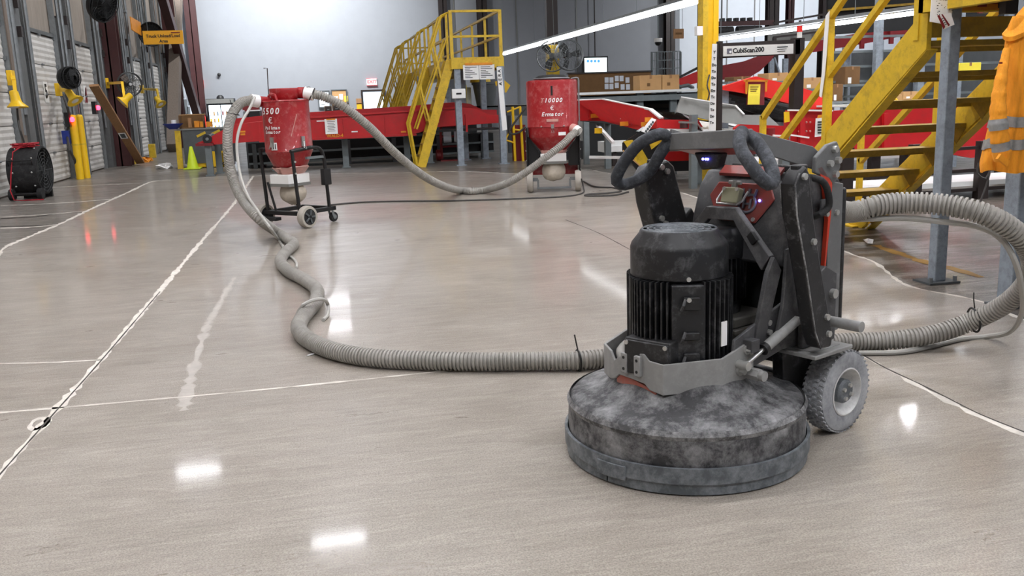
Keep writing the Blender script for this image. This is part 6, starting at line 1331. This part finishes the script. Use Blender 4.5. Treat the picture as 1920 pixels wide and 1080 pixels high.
# papers on the first post
q0, q1 = PY(1750,0,5.66), PY(1788,45,5.66)
pn_ = thing('posted_paper', 'white scribbled sheet taped around the top of the first grey post', 'paper', (q0.x,5.68,q1.z))
sh = part(B().prism([(q0.x-.005,5.68,q1.z+.02),(q0.x+.0,5.68,q1.z+.26),(q1.x+.01,5.68,q1.z+.27),(q1.x-.01,5.68,q1.z+.03),(q1.x-.06,5.675,q1.z+.0)], (0,-.006,0)), 'sheet', 'paper', pn_)
for k in range(46): x_ = rnd.uniform(q0.x+.03,q1.x-.01); z_ = rnd.uniform(q1.z+.05,q1.z+.18); part(B().box(x_,x_+rnd.uniform(.004,.014),5.671,5.674,z_,z_+rnd.uniform(.002,.006)), 'scribble', 'print', sh)
cd_ = part(B().prism([PY(1757,29,5.62),PY(1782,24,5.6),PY(1789,46,5.6),PY(1769,55,5.62)], (0,-.004,0)), 'torn_card', 'paper', pn_)
for ps in ([(1757,29),(1761,28),(1772,50),(1769,55)],[(1765,27),(1767,26.6),(1781,47),(1778,49)]): part(B().prism([PY(x,y,5.59) for x, y in ps], (0,-.002,0)), 'card_stripe', 'dark_red', cd_)
for k in range(4): part(B().beam(PY(1765+2.2*k,36+3.6*k,5.588), PY(1769+2.2*k,34+3.6*k,5.588), .002,.004), 'card_print', 'print', cd_)
# ------------------------------------------------------------------ orange jacket
jk = thing('safety_jacket', 'orange high visibility jacket with grey reflective bands hung on the right post', 'jacket', (4.16,4.80,.9))
JT, JB = 1.80, .90
JL = [(1.80,1893),(1.74,1884),(1.68,1880),(1.60,1877),(1.45,1869),(1.30,1860),(1.15,1850),(1.02,1841),(.95,1836),(.90,1838)]   # left outline read off the photograph at Y = 4.8
def jl(z):
    for (z0, p0), (z1, p1) in zip(JL, JL[1:]):
        if z1 <= z <= z0:
            f = (z0-z)/(z0-z1); px = p0+(p1-p0)*f; break
    else: px = JL[-1][1]
    lo, hi = -200, 700
    for _ in range(30):
        mid = (lo+hi)/2
        if PY(px, mid, 4.8).z > z: lo = mid
        else: hi = mid
    return PY(px, lo, 4.8).x
def jp(z, th, o=0):
    t = (JT-z)/(JT-JB); t = max(0, min(1, t)); xl = jl(z); xr = 4.20+.06*t+.10*min(1, t*4); cx = (xl+xr)/2; a = (xr-xl)/2; b_ = .035+.075*t**.7
    c_, s_ = math.cos(th), math.sin(th)
    fold = .022*t*math.sin(5*th+.6+1.5*z)+.013*t*math.sin(11*th+4*z)+.008*math.sin(19*th-9*z)*t
    return Vector((cx+(a+o)*c_, 4.77+(b_+o)*s_+fold*abs(s_), z+.010*math.sin(4*th)*t))
def jband(z0, z1, o, n=96, m=14):
    V = []
    for i in range(m+1): V += [jp(z0+(z1-z0)*i/m, 2*math.pi*k/n, o) for k in range(n)]
    return B().add(V, [(i*n+k, i*n+(k+1)%n, (i+1)*n+(k+1)%n, (i+1)*n+k) for i in range(m) for k in range(n)])
jb = part(jband(JB, JT, 0, 120, 44), 'jacket_body', 'jacket', jk)
part(jband(1.165, 1.225, .006, 120, 4), 'reflective_band', 'reflective', jk); part(jband(1.035, 1.095, .006, 120, 4), 'reflective_band', 'reflective', jk)
hb = B(); V = []; n_ = 32
for i, (r_, z) in enumerate(((.012,1.90),(.035,1.87),(.075,1.81),(.115,1.755),(.135,1.72),(.125,1.695),(.085,1.70),(.06,1.74))):
    for k in range(n_):
        th = 2*math.pi*k/n_; V.append(Vector((4.20-.10*min(1,(1.90-z)/.2)*.6+r_*1.05*math.cos(th), 4.765+r_*.62*math.sin(th), z+(.03*math.cos(th) if i > 2 else 0)+.012*math.sin(3*th))))
part(hb.add(V, [(i*n_+k, i*n_+(k+1)%n_, (i+1)*n_+(k+1)%n_, (i+1)*n_+k) for i in range(7) for k in range(n_)]), 'hood', 'jacket', jk)
slp = [PY(1888,92,4.72),PY(1878,140,4.68),PY(1872,190,4.65),PY(1872,235,4.635),PY(1876,270,4.63),PY(1880,300,4.63)]
sp_ = catmull(slp, .012)
def slv(a, b_, k): n_ = len(sp_); i0, i1 = int(a*n_), int(b_*n_); return B().tube(sp_[i0:i1], [(.020+.030*min(1,(i/n_)*1.5))*k*(1+.05*math.sin(i*.9)+.03*math.sin(i*2.3)) for i in range(i0, i1)], 18)
sv = part(slv(0, 1, 1), 'sleeve', 'jacket', jk); part(slv(.62, .73, 1.05), 'reflective_band', 'reflective', sv); part(slv(.82, .92, 1.05), 'reflective_band', 'reflective', sv)
part(B().beam(PY(1872,293,4.565), PY(1889,307,4.565), .02,.035), 'cuff_strap', 'jacket', sv)
q = PY(1876,118,4.66); part(B().box(q.x-.010,q.x+.010,q.y-.004,q.y,q.z-.005,q.z+.005), 'logo_patch', 'dark_red', jk)
part(B().cyl((4.30,4.88,1.88),(4.20,4.77,1.90),.010,n=8), 'coat_hook', 'galv', jk)
